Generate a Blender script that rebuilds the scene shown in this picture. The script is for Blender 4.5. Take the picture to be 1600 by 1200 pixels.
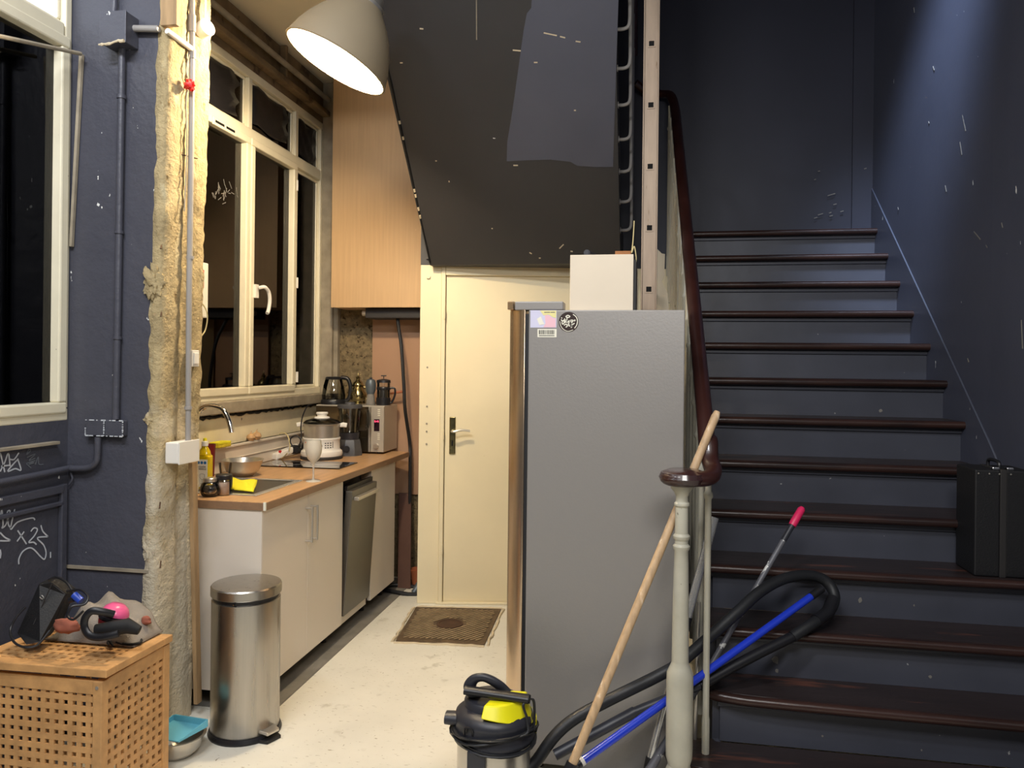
import bpy, math, random
from mathutils import Vector, Matrix, noise
random.seed(7)
for _o in list(bpy.data.objects):
    bpy.data.objects.remove(_o)
SC = bpy.context.scene
COL = SC.collection

# ------------------------------------------------------------------ camera
F, CX, CY, RHO = 1200.0, 800.0, 570.6, 0.0114
TH = math.atan(212 / 1200.0)
EYE = 1.53
cT, sT, cR, sR = math.cos(TH), math.sin(TH), math.cos(RHO), math.sin(RHO)
cam_d = bpy.data.cameras.new('camera')
cam = bpy.data.objects.new('camera', cam_d)
COL.objects.link(cam)
cam_d.sensor_width = 36.0
cam_d.lens = F * 36.0 / 1600.0
cam_d.shift_y = -(600 - CY) / 1600.0
cam_d.clip_start = 0.05
_r = Vector((cT, sT, 0)); _u = Vector((0, 0, 1)); _f = Vector((-sT, cT, 0))
_cr = _r * cR + _u * sR
_cu = _u * cR - _r * sR
cam.matrix_world = Matrix(((_cr.x, _cu.x, -_f.x, 0), (_cr.y, _cu.y, -_f.y, 0),
                           (_cr.z, _cu.z, -_f.z, EYE), (0, 0, 0, 1)))
SC.camera = cam

# ------------------------------------------------------------------ world, lights, exposure
SC.view_settings.view_transform = 'Standard'
SC.view_settings.look = 'None'
SC.view_settings.gamma = 1.0
SC.view_settings.use_curve_mapping = False
SC.view_settings.exposure = 0.0
wd = bpy.data.worlds.new('night'); SC.world = wd; wd.use_nodes = True
wd.node_tree.nodes['Background'].inputs[0].default_value = (0.02, 0.024, 0.035, 1)
wd.node_tree.nodes['Background'].inputs[1].default_value = 0.25

def area(name, loc, target, sx, sy, power, col):
    l = bpy.data.lights.new(name, 'AREA'); l.shape = 'RECTANGLE'; l.size = sx; l.size_y = sy
    l.energy = power; l.color = col
    o = bpy.data.objects.new(name, l); COL.objects.link(o); o.location = loc
    o.rotation_euler = (Vector(target) - Vector(loc)).to_track_quat('-Z', 'Y').to_euler()
    return o
# added fill lights above the hall, unseen, in place of its LED lighting
area('hall_fill_light', (-1.8, 1.0, 3.6), (-2.0, 2.8, 2.3), 0.5, 0.15, 27, (0.88, 0.92, 1.0))
area('hall_fill_light', (-0.9, 0.2, 3.95), (-1.5, 2.0, 0.6), 1.0, 0.25, 66, (0.97, 0.98, 1.0))
area('hall_fill_light', (0.25, 0.35, 2.75), (0.25, 2.6, 0.4), 0.9, 0.5, 43, (1.0, 0.98, 0.95))
def spot(name, loc, target, power, ang, blend, size, col):
    l = bpy.data.lights.new(name, 'SPOT'); l.energy = power; l.spot_size = math.radians(ang); l.spot_blend = blend
    l.shadow_soft_size = size; l.color = col
    o = bpy.data.objects.new(name, l); COL.objects.link(o); o.location = loc
    o.rotation_euler = (Vector(target) - Vector(loc)).to_track_quat('-Z', 'Y').to_euler()
    return o
spot('streak_spot_light', (0.95, 3.1, 4.5), (1.46, 4.35, 2.75), 760, 34, 1.0, 0.22, (0.62, 0.76, 1.0))  # added spot without a fitting, makes the pale streak on the right wall

# ------------------------------------------------------------------ helpers
def ray(px, py):
    a = (px - CX) / F; b = -(py - CY) / F
    lat = a * cR - b * sR; up = a * sR + b * cR
    return Vector((lat * cT - sT, lat * sT + cT, up))
def at(px, py, X=None, Y=None, Z=None, D=None):
    """the point of the place seen in direction (px, py) that lies on a known wall, floor or depth"""
    d = ray(px, py)
    if X is not None: t = X / d.x
    elif Y is not None: t = Y / d.y
    elif Z is not None: t = (Z - EYE) / d.z
    else: t = D
    return d * t + Vector((0, 0, EYE))
V = Vector

def setp(o, label=None, cat=None, group=None, kind=None):
    if label: o['label'] = label
    if cat: o['category'] = cat
    if group: o['group'] = group
    if kind: o['kind'] = kind
    return o
def link(o, parent=None):
    COL.objects.link(o)
    if parent is not None:
        o.parent = parent
        o.matrix_parent_inverse = parent_world(parent).inverted()
    return o
def parent_world(p):
    m = Matrix.LocRotScale(p.location, p.rotation_euler, p.scale)
    if p.parent:
        m = parent_world(p.parent) @ p.matrix_parent_inverse @ m
    return m
def thing(name, loc, label, cat, group=None, kind=None):
    o = bpy.data.objects.new(name, None); o.empty_display_size = 0.05
    o.location = loc; COL.objects.link(o)
    return setp(o, label, cat, group, kind)

def smooth_path(pts, n=8):
    pts = [V(p) for p in pts]
    out = []
    for i in range(len(pts) - 1):
        p0 = pts[max(i - 1, 0)]; p1 = pts[i]; p2 = pts[i + 1]; p3 = pts[min(i + 2, len(pts) - 1)]
        for k in range(n):
            t = k / n
            out.append(0.5 * ((2 * p1) + (p2 - p0) * t + (2 * p0 - 5 * p1 + 4 * p2 - p3) * t * t + (3 * p1 - p0 - 3 * p2 + p3) * t ** 3))
    out.append(pts[-1])
    return out
def frame_for(d):
    d = d.normalized()
    a = V((0, 0, 1)) if abs(d.z) < 0.95 else V((1, 0, 0))
    u = d.cross(a).normalized(); w = u.cross(d).normalized()
    return u, w

class MB:
    def __init__(s): s.v = []; s.f = []; s.m = []; s.mi = 0
    def add(s, vs, fs):
        b = len(s.v); s.v += [tuple(x) for x in vs]
        s.f += [tuple(i + b for i in f) for f in fs]; s.m += [s.mi] * len(fs); return s
    def box(s, x0, x1, y0, y1, z0, z1, M=None):
        vs = [V((x, y, z)) for z in (z0, z1) for y in (y0, y1) for x in (x0, x1)]
        if M is not None: vs = [M @ q for q in vs]
        return s.add(vs, [(0, 2, 3, 1), (4, 5, 7, 6), (0, 1, 5, 4), (2, 6, 7, 3), (0, 4, 6, 2), (1, 3, 7, 5)])
    def prism(s, pts, ext):
        pts = [V(p) for p in pts]; e = V(ext); n = len(pts)
        vs = pts + [p + e for p in pts]
        fs = [tuple(reversed(range(n))), tuple(range(n, 2 * n))]
        fs += [(i, (i + 1) % n, n + (i + 1) % n, n + i) for i in range(n)]
        return s.add(vs, fs)
    def tube(s, pts, r, n=10, caps=True, flat=1.0):
        pts = [V(p) for p in pts]; N = len(pts)
        rs = r if isinstance(r, (list, tuple)) else [r] * N
        vs = []; prev = None
        for i, p in enumerate(pts):
            d = (pts[min(i + 1, N - 1)] - pts[max(i - 1, 0)])
            if d.length < 1e-9: d = V((0, 0, 1))
            d.normalize()
            if prev is None: u, w = frame_for(d)
            else:
                u = (prev - d * prev.dot(d))
                u = u.normalized() if u.length > 1e-6 else frame_for(d)[0]
                w = d.cross(u) * -1.0
                w = u.cross(d)
            prev = u
            for k in range(n):
                a = 2 * math.pi * k / n
                vs.append(p + (u * math.cos(a) + w * math.sin(a) * flat) * rs[i])
        fs = [(i * n + k, i * n + (k + 1) % n, (i + 1) * n + (k + 1) % n, (i + 1) * n + k) for i in range(N - 1) for k in range(n)]
        if caps: fs += [tuple(reversed(range(n))), tuple(range((N - 1) * n, N * n))]
        return s.add(vs, fs)
    def cyl(s, p0, p1, r0, r1=None, n=20, caps=True):
        return s.tube([p0, p1], [r0, r0 if r1 is None else r1], n, caps)
    def lathe(s, prof, c=(0, 0, 0), n=28, M=None, sx=1.0, sy=1.0):
        """prof: list of (radius, z) turned about the z axis through c"""
        c = V(c); vs = []; N = len(prof)
        for (r, z) in prof:
            for k in range(n):
                a = 2 * math.pi * k / n
                q = V((r * math.cos(a) * sx, r * math.sin(a) * sy, z))
                if M is not None: q = M @ q
                vs.append(q + c)
        fs = [(i * n + k, i * n + (k + 1) % n, (i + 1) * n + (k + 1) % n, (i + 1) * n + k) for i in range(N - 1) for k in range(n)]
        if prof[0][0] > 1e-4: fs.append(tuple(reversed(range(n))))
        if prof[-1][0] > 1e-4: fs.append(tuple(range((N - 1) * n, N * n)))
        return s.add(vs, fs)
    def ribbon(s, pts, w, nrm, t=0.0008):
        """a flat painted stroke along pts on a surface with normal nrm"""
        pts = [V(p) for p in pts]; nrm = V(nrm).normalized(); vs = []
        for i, p in enumerate(pts):
            d = (pts[min(i + 1, len(pts) - 1)] - pts[max(i - 1, 0)]).normalized()
            q = d.cross(nrm).normalized() * w * 0.5
            vs += [p + q, p - q, p - q + nrm * t, p + q + nrm * t]
        N = len(pts); fs = []
        for i in range(N - 1):
            a = i * 4; b = a + 4
            for k in range(4): fs.append((a + k, a + (k + 1) % 4, b + (k + 1) % 4, b + k))
        fs += [(3, 2, 1, 0), (N * 4 - 4, N * 4 - 3, N * 4 - 2, N * 4 - 1)]
        return s.add(vs, fs)
    def build(s, name, mat, parent=None, smooth=False, bevel=0.0, seg=2, label=None, cat=None, group=None, kind=None):
        me = bpy.data.meshes.new(name); me.from_pydata(s.v, [], s.f)
        mats = mat if isinstance(mat, (list, tuple)) else [mat]
        for m in mats: me.materials.append(M_(m))
        if len(mats) > 1: me.polygons.foreach_set('material_index', s.m)
        me.validate(); me.update()
        import bmesh
        bm = bmesh.new(); bm.from_mesh(me); bmesh.ops.recalc_face_normals(bm, faces=bm.faces); bm.to_mesh(me); bm.free()
        if smooth:
            me.polygons.foreach_set('use_smooth', [True] * len(me.polygons))
            me.set_sharp_from_angle(angle=math.radians(smooth if smooth is not True else 40))
        o = bpy.data.objects.new(name, me); link(o, parent)
        if bevel:
            b = o.modifiers.new('bevel', 'BEVEL'); b.width = bevel; b.segments = seg; b.limit_method = 'ANGLE'; b.angle_limit = math.radians(40)
        return setp(o, label, cat, group, kind)

def text_obj(txt, size, M, mat, name, parent, align='CENTER', ext=0.0004):
    cu = bpy.data.curves.new(name, 'FONT'); cu.body = txt; cu.size = size; cu.align_x = align; cu.align_y = 'CENTER'; cu.extrude = ext
    t = bpy.data.objects.new(name + '_tmp', cu); COL.objects.link(t)
    bpy.context.view_layer.update()
    dg = bpy.context.evaluated_depsgraph_get()
    me = bpy.data.meshes.new_from_object(t.evaluated_get(dg))
    bpy.data.objects.remove(t)
    me.transform(M); me.materials.clear(); me.materials.append(M_(mat))
    o = bpy.data.objects.new(name, me)
    return link(o, parent)
def basis(origin, xdir, ydir):
    x = V(xdir).normalized(); y = V(ydir).normalized(); z = x.cross(y); o = V(origin)
    return Matrix(((x.x, y.x, z.x, o.x), (x.y, y.y, z.y, o.y), (x.z, y.z, z.z, o.z), (0, 0, 0, 1)))

# ------------------------------------------------------------------ materials
MATS = {}
def M_(n): return MATS[n] if isinstance(n, str) else n
def srgb(r, g, b):
    f = lambda c: (c / 255 / 12.92) if c / 255 <= 0.04045 else ((c / 255 + 0.055) / 1.055) ** 2.4
    return (f(r), f(g), f(b), 1)
def mat(name, col, rough=0.5, metal=0.0, var=0.0, vscale=4.0, bump=0.0, bscale=40.0, chips=None, trans=0.0, ior=1.45,
        emit=None, estr=0.0, stretch=(1, 1, 1), spec=0.5, alpha=1.0, coat=0.0, rvar=0.0):
    m = bpy.data.materials.new(name); m.use_nodes = True; nt = m.node_tree; nd = nt.nodes; lk = nt.links
    b = nd['Principled BSDF']
    b.inputs['Base Color'].default_value = col; b.inputs['Roughness'].default_value = rough; b.inputs['Metallic'].default_value = metal
    b.inputs['Transmission Weight'].default_value = trans; b.inputs['IOR'].default_value = ior
    b.inputs['Specular IOR Level'].default_value = spec; b.inputs['Alpha'].default_value = alpha
    b.inputs['Coat Weight'].default_value = coat
    if emit: b.inputs['Emission Color'].default_value = emit; b.inputs['Emission Strength'].default_value = estr
    tc = nd.new('ShaderNodeTexCoord'); mp = nd.new('ShaderNodeMapping'); lk.new(tc.outputs['Object'], mp.inputs[0])
    mp.inputs['Scale'].default_value = stretch
    cur = None
    def nz(scale, detail=4, ro=0.55, src=mp):
        n = nd.new('ShaderNodeTexNoise'); n.inputs['Scale'].default_value = scale; n.inputs['Detail'].default_value = detail
        n.inputs['Roughness'].default_value = ro; lk.new(src.outputs[0], n.inputs['Vector']); return n
    def rampn(src, a, b_, ca=(0, 0, 0, 1), cb=(1, 1, 1, 1)):
        r = nd.new('ShaderNodeValToRGB'); r.color_ramp.elements[0].position = a; r.color_ramp.elements[1].position = b_
        r.color_ramp.elements[0].color = ca; r.color_ramp.elements[1].color = cb; lk.new(src, r.inputs[0]); return r
    if var > 0:
        n = nz(vscale)
        lo = tuple(c * (1 - var) for c in col[:3]) + (1,); hi = tuple(min(1, c * (1 + var)) for c in col[:3]) + (1,)
        r = rampn(n.outputs['Fac'], 0.3, 0.7, lo, hi); cur = r.outputs['Color']
        if rvar > 0:
            q = nd.new('ShaderNodeMapRange'); q.inputs[3].default_value = rough - rvar; q.inputs[4].default_value = rough + rvar
            lk.new(n.outputs['Fac'], q.inputs[0]); lk.new(q.outputs[0], b.inputs['Roughness'])
    for ch in (chips or []):
        # (colour, scale, low, high, stretch): marks with a shape of their own
        c2, sc, lo, hi = ch[:4]; src = mp
        if len(ch) > 4:
            m2 = nd.new('ShaderNodeMapping'); lk.new(tc.outputs['Object'], m2.inputs[0]); m2.inputs['Scale'].default_value = ch[4]
            m2.inputs['Location'].default_value = (sc * .37, sc * .11, 3.1); src = m2
        n = nz(sc, 3, 0.6, src); r = rampn(n.outputs['Fac'], lo, hi)
        mx = nd.new('ShaderNodeMix'); mx.data_type = 'RGBA'
        lk.new(r.outputs['Color'], mx.inputs[0])
        if cur is None: mx.inputs[6].default_value = col
        else: lk.new(cur, mx.inputs[6])
        mx.inputs[7].default_value = c2; cur = mx.outputs[2]
    if cur is not None: lk.new(cur, b.inputs['Base Color'])
    if bump > 0:
        n = nz(bscale, 5, 0.6); bp = nd.new('ShaderNodeBump'); bp.inputs['Strength'].default_value = bump; bp.inputs['Distance'].default_value = 0.01
        lk.new(n.outputs['Fac'], bp.inputs['Height']); lk.new(bp.outputs[0], b.inputs['Normal'])
    MATS[name] = m
    return m
def glass(name, tint=(1, 1, 1, 1), rough=0.02, strength=1.0):
    m = bpy.data.materials.new(name); m.use_nodes = True; nt = m.node_tree; nd = nt.nodes; lk = nt.links
    for n in list(nd):
        if n.type != 'OUTPUT_MATERIAL': nd.remove(n)
    out = [n for n in nd if n.type == 'OUTPUT_MATERIAL'][0]
    t = nd.new('ShaderNodeBsdfTransparent'); t.inputs[0].default_value = tint
    g = nd.new('ShaderNodeBsdfGlossy'); g.inputs['Roughness'].default_value = rough
    fr = nd.new('ShaderNodeFresnel'); fr.inputs[0].default_value = 1.5
    mu = nd.new('ShaderNodeMath'); mu.operation = 'MULTIPLY'; mu.inputs[1].default_value = strength; lk.new(fr.outputs[0], mu.inputs[0])
    mx = nd.new('ShaderNodeMixShader'); lk.new(mu.outputs[0], mx.inputs[0]); lk.new(t.outputs[0], mx.inputs[1]); lk.new(g.outputs[0], mx.inputs[2])
    lk.new(mx.outputs[0], out.inputs[0]); MATS[name] = m
W_ = (0.75, 0.75, 0.72, 1)
mat('blue_paint', srgb(74, 75, 85), 0.42, var=0.12, vscale=1.6, bump=0.7, bscale=11, chips=[(W_, 26, 0.718, 0.725, (1, 1, .6))])
mat('blue_paint_dark', srgb(66, 69, 83), 0.45, var=0.10, vscale=1.2, bump=0.15, bscale=7, chips=[(W_, 24, 0.735, 0.742, (1, 1, .35))])
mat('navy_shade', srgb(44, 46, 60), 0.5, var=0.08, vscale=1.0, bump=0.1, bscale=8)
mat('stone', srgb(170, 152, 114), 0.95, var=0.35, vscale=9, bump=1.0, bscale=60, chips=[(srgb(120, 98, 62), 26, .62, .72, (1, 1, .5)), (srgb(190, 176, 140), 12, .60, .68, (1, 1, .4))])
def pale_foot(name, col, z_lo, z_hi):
    # paler plaster low on the torn end, lightened to make up for weak light
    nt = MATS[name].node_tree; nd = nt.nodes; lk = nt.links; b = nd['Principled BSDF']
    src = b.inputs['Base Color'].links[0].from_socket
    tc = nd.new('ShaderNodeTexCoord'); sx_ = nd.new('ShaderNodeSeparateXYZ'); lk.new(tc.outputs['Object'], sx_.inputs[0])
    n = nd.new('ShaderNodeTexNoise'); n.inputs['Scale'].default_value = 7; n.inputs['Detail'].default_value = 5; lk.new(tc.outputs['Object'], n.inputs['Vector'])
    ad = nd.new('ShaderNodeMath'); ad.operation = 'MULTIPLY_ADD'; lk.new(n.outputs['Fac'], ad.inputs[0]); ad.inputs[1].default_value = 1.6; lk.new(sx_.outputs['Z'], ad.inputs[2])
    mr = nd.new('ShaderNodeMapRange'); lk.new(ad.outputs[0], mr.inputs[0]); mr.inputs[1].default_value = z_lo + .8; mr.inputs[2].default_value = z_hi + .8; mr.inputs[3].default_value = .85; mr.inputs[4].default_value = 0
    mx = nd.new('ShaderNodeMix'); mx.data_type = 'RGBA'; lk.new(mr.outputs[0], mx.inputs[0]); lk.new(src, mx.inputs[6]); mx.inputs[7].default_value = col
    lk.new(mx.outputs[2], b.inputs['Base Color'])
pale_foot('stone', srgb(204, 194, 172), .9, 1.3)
mat('rough_render', srgb(126, 110, 82), 0.95, var=0.4, vscale=30, bump=1.0, bscale=70, chips=[(srgb(70, 56, 36), 38, .58, .66)])
mat('brown_lintel', srgb(120, 100, 72), 0.9, var=0.35, vscale=5, bump=0.7, bscale=26, chips=[(srgb(80, 62, 44), 6, .58, .66)])
mat('cream_plaster', srgb(236, 224, 190), 0.75, var=0.08, vscale=5, bump=0.2, bscale=30, chips=[(srgb(84, 66, 44), 16, .735, .76, (1, 1, .45))])
mat('white_ceiling', srgb(225, 215, 190), 0.8, var=0.04, vscale=2)
mat('cream_door', srgb(232, 218, 182), 0.5, var=0.03, vscale=3, bump=0.05, bscale=20, chips=[(srgb(120, 100, 70), 30, .79, .80)])
mat('upvc', srgb(232, 224, 198), 0.4, var=0.04, vscale=8, chips=[(srgb(120, 105, 80), 26, .74, .78)])
mat('floor_paint', srgb(226, 222, 208), 0.42, var=0.06, vscale=3, bump=0.12, bscale=18, rvar=.12,
    chips=[(srgb(178, 170, 150), 7, .62, .78), (srgb(140, 128, 104), 40, .695, .73, (1.6, .5, 1)), (srgb(170, 160, 138), 60, .64, .70, (.5, 1.6, 1))])
mat('grey_concrete', srgb(120, 116, 108), 0.8, var=0.2, vscale=7, bump=0.3, bscale=40)
mat('soffit_paint', srgb(54, 53, 54), 0.55, var=0.07, vscale=1.5, bump=0.08, bscale=9, chips=[(W_, 15, .775, .78, (1, 1, 2))])
mat('soffit_patch', srgb(82, 84, 96), 0.6, var=0.05, vscale=3)
mat('riser_paint', srgb(68, 70, 80), 0.42, var=0.12, vscale=3, bump=0.1, bscale=12, chips=[(srgb(150, 150, 150), 24, .735, .745)])
mat('tread_wood', srgb(44, 36, 36), 0.35, var=0.2, vscale=5, bump=0.15, bscale=22, stretch=(.3, 2, 2), chips=[(srgb(92, 56, 44), 9, .60, .72)])
mat('nosing_wood', srgb(52, 34, 30), 0.3, var=0.35, vscale=7, bump=0.1, bscale=20, stretch=(.35, 3, 3), chips=[(srgb(36, 26, 26), 5, .52, .66)])
mat('handrail_wood', srgb(50, 25, 21), 0.36, var=0.25, vscale=6, bump=0.08, bscale=16, coat=.3)
mat('volute_wood', srgb(50, 30, 30), 0.25, var=0.2, vscale=8, coat=.4)
mat('baluster_paint', srgb(176, 172, 156), 0.35, var=0.1, vscale=9, chips=[(srgb(70, 66, 58), 24, .70, .74)])
mat('plywood', srgb(198, 164, 122), 0.5, var=0.055, vscale=7, stretch=(9, 9, .35), bump=0.05, bscale=30, chips=[(srgb(236, 208, 160), 13, .77, .785, (1, 1, 3))])
mat('brown_board', srgb(168, 132, 104), 0.6, var=0.06, vscale=2, chips=[(srgb(224, 196, 160), 30, .77, .79)])
mat('worktop_wood', srgb(186, 146, 104), 0.35, var=0.16, vscale=5, stretch=(8, 1.0, 8))
mat('worktop_edge', srgb(140, 110, 84), 0.45, var=0.12, vscale=5, stretch=(8, 1.0, 8))
mat('cabinet_white', srgb(220, 210, 196), 0.4, var=0.02, vscale=2)
mat('oak_edge', srgb(196, 140, 84), 0.5, var=0.15, vscale=6, stretch=(6, 6, 1))
mat('mirror_door', srgb(104, 92, 74), 0.1, 0.85)
mat('steel', srgb(200, 195, 186), 0.28, 0.8, var=0.06, vscale=6, stretch=(1, 1, .2))
mat('steel_brushed', srgb(176, 172, 166), 0.30, 1.0, var=0.08, vscale=6, stretch=(6, 6, .25), rvar=.08)
mat('chrome', srgb(226, 226, 226), 0.1, 1.0)
mat('chrome_tube', srgb(214, 214, 212), 0.22, 0.75)
mat('steel_grey_door', srgb(120, 118, 114), 0.38, 0.9, var=.05, vscale=3)
mat('fridge_grey', srgb(146, 142, 138), 0.42, 0.3, bump=0.06, bscale=120)
mat('fridge_steel', srgb(216, 192, 164), 0.26, 0.95)
mat('silver_paint', srgb(186, 178, 164), 0.38, 0.4, var=.04)
mat('black_plastic', srgb(26, 26, 30), 0.4)
mat('vac_black', srgb(44, 45, 52), 0.42, var=.1, vscale=9)
mat('black_matte', srgb(16, 16, 18), 0.7)
mat('black_rubber', srgb(30, 31, 34), 0.5, bump=.1, bscale=90)
mat('vac_yellow', srgb(232, 224, 20), 0.4)
mat('blue_tube', srgb(32, 58, 190), 0.25, coat=.3)
mat('broom_wood', srgb(186, 156, 120), 0.55, var=0.22, vscale=9, stretch=(6, 6, 1), chips=[(srgb(226, 206, 178), 9, .62, .7)])
mat('pink_plastic', srgb(214, 40, 92), 0.4)
mat('hot_pink', srgb(222, 92, 140), 0.3, coat=.4)
mat('grey_pole', srgb(92, 92, 98), 0.4, var=.2, vscale=12, chips=[(srgb(210, 210, 205), 22, .60, .63)])
mat('aluminium', srgb(142, 126, 110), 0.5, 0.6, var=0.14, vscale=10, stretch=(3, 3, .5), chips=[(srgb(110, 90, 70), 18, .68, .74)])
mat('hole_black', srgb(8, 8, 9), 0.9)
mat('hamper_wood', srgb(194, 148, 96), 0.5, var=0.20, vscale=8, stretch=(2, 2, 2), bump=.08, bscale=30)
mat('grey_cloth', srgb(138, 130, 120), 0.95, var=0.14, vscale=10, bump=.4, bscale=60)
mat('orange_cloth', srgb(150, 88, 70), 0.95, var=.1, vscale=10)
mat('conduit_grey', srgb(150, 146, 142), 0.45, var=.08, vscale=6)
mat('white_plastic', srgb(228, 224, 216), 0.4)
mat('timber', srgb(160, 132, 96), 0.7, var=0.25, vscale=7, stretch=(5, 5, .6))
mat('dirty_timber', srgb(150, 140, 122), 0.8, var=0.25, vscale=9)
mat('red_plastic', srgb(200, 26, 22), 0.4)
mat('lamp_outside', srgb(150, 136, 112), 0.55, var=.05, vscale=3)
mat('lamp_inside', srgb(250, 246, 236), 0.6)
mat('bulb_glow', (1, .9, .7, 1), 0.5, emit=(1.0, .84, .55, 1), estr=40)
mat('glow_pane', (.9, .93, 1, 1), 0.4, emit=(.86, .93, 1, 1), estr=1.3)  # white pane with a weak glow of its own
glass('pane_glass', (.30, .28, .27, 1), 0.015, 1.0)
glass('clear_glass', (.97, .97, .95, 1), 0.02, 1.6)
glass('smoky_plastic', (.62, .64, .66, 1), 0.05, 1.2)
mat('frosted_glass', srgb(232, 226, 212), 0.35, var=.02, spec=.5, trans=.45)
mat('hob_glass', srgb(10, 10, 12), 0.05, coat=.5)
mat('brass', srgb(160, 150, 112), 0.22, 1.0, var=.25, vscale=40)
mat('gunmetal', srgb(92, 100, 106), 0.4, .3)
mat('cloth_yellow', srgb(226, 214, 40), 0.9, bump=.5, bscale=120)
mat('oil_yellow', srgb(196, 168, 16), 0.15, var=.05)
mat('label_white', srgb(232, 228, 210), 0.5)
mat('print_blue', srgb(30, 110, 170), 0.5)
mat('print_dark', srgb(40, 38, 38), 0.6)
mat('print_grey', srgb(120, 116, 110), 0.6)
mat('dark_red', srgb(110, 16, 22), 0.4)
mat('sponge', srgb(206, 182, 40), 0.9, var=.2, vscale=40, bump=.5, bscale=80)
mat('dark_beans', srgb(40, 36, 38), 0.6, bump=.8, bscale=120)
mat('pink_powder', srgb(226, 196, 176), 0.7)
mat('blender_grey', srgb(74, 74, 76), .4)
mat('onion', srgb(186, 150, 108), 0.5, var=.2, vscale=20)
mat('cable_cream', srgb(206, 190, 140), 0.5)
mat('terracotta', srgb(166, 96, 62), 0.6, var=.15, vscale=9)
mat('display_red', (.9, .05, .1, 1), .4, emit=(1, .08, .18, 1), estr=2.0)
mat('display_dark', srgb(30, 10, 24), .2)
mat('manhole_iron', srgb(98, 80, 60), 0.65, 0.3, var=0.3, vscale=14, bump=.4, bscale=60)
mat('rib_iron', srgb(158, 136, 106), .6, .3, var=.3, vscale=20)
mat('offcut', srgb(84, 58, 48), .8, var=.1)
mat('rust', srgb(70, 46, 30), .8, var=.3, vscale=20)
mat('suitcase_black', srgb(17, 17, 20), 0.6, bump=.2, bscale=150)
mat('blue_dustpan', srgb(104, 182, 204), 0.4)
mat('blue_plug', srgb(40, 70, 170), 0.4)
mat('sticker_pink', srgb(232, 186, 196), .5)
mat('sticker_yellow', srgb(226, 216, 150), .5)
mat('sticker_lilac', srgb(204, 202, 224), .5)
mat('sticker_brown', srgb(48, 32, 28), .4)
mat('marker_white', srgb(200, 205, 212), .6)
mat('marker_grey', srgb(112, 118, 126), .6)
mat('string_edge', srgb(84, 90, 104), .6)
mat('fire_white', srgb(224, 220, 206), .5)
mat('cardboard', srgb(160, 108, 66), .8, var=.1, vscale=10)
mat('box_white', srgb(222, 208, 186), .6, var=.03, vscale=5, chips=[(srgb(150, 140, 120), 9, .74, .8)])
mat('plaster_chip', srgb(206, 190, 160), .9, var=.15, vscale=9, bump=.4, bscale=40)
mat('paper_torn', srgb(196, 186, 166), .9)
# ================================================================== SETTING
ST = 'structure'
WX, RX, BY = -2.33, 1.46, 5.21
MB().box(-2.6, 1.8, -3.4, 5.7, -0.12, 0).build('floor', 'floor_paint', kind=ST)
o = MB().box(-2.30, -1.60, 3.12, 5.25, 0.0, 0.004)
o.box(-1.60, -1.595, 3.12, 4.95, 0.0, 0.003).build('trim_1', 'grey_concrete', kind=ST)

# facade wall, hall part: blue paint, one big window
w = MB()
w.box(WX - .25, WX, -3.2, 2.90, 0, 1.29); w.box(WX - .25, WX, -3.2, 2.90, 3.25, 4.45)
w.box(WX - .25, WX, -3.2, 0.90, 1.29, 3.25); w.box(WX - .25, WX, 2.772, 2.90, 1.29, 3.25)
wall_left = w.build('wall_left', 'blue_paint', kind=ST)
m = MB().box(WX, WX + .022, 0.5, 2.735, 0.995, 1.028); m.box(WX, WX + .02, 0.5, 2.735, 0.945, 0.962)
m.box(WX, WX + .02, 2.725, 2.755, 0, 1.03)
m.build('moulding', 'blue_paint', wall_left, bevel=.004)
MB().box(WX, WX + .03, 0.8, 2.70, 1.195, 1.207).build('window_ledge', 'dirty_timber', wall_left, bevel=.002)

# facade wall, kitchen part
w = MB(); w.box(WX - .25, WX, 2.90, 5.5, 0, 1.31)
wall_k = w.build('wall_kitchen', 'cream_plaster', kind=ST)
w = MB(); w.box(WX - .25, WX, 2.90, 5.5, 3.26, 3.75); w.box(WX - .25, WX, 2.90, 3.56, 1.31, 3.26); w.box(WX - .25, WX, 5.225, 5.5, 1.31, 3.26)
w.build('rough_lintel', 'brown_lintel', wall_k)
MB().box(WX, WX + .05, 3.1, 5.25, 1.245, 1.312).build('window_sill', 'dirty_timber', wall_k, bevel=.006)
m = MB()
pts = []; y = 3.1
while y < 5.2:
    pts.append(V((WX + .006, y, 1.232 + random.uniform(-.006, .006)))); y += .03
m.tube(pts, [.010 + random.uniform(-.004, .004) for _ in pts], 5)
m.build('broken_render_line', 'black_matte', wall_k)
MB().box(WX, WX + .03, 3.1, 5.2, 0.92, 1.066).box(WX, WX + .042, 3.1, 5.2, 1.052, 1.066).box(WX, WX + .036, 3.1, 5.2, .985, .99).build('skirting_board', 'cabinet_white', wall_k, bevel=.003)
m = MB().box(WX, WX + .06, 3.5, 5.22, 3.30, 3.34); m.box(WX, WX + .05, 4.55, 4.58, 3.34, 3.55)
m.build('lintel_moulding', 'brown_lintel', wall_k, bevel=.01)
MB().cyl((WX + .05, 3.1, 3.42), (WX + .05, 5.2, 3.42), .018).build('ceiling_pipe', 'dirty_timber', wall_k, smooth=True)
MB().box(WX, WX + .09, 5.215, 5.30, 1.25, 3.55).box(WX + .0, WX + .12, 5.25, 5.30, .92, 3.55).build('trim_2', 'dirty_timber', kind=ST, bevel=.006)

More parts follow.
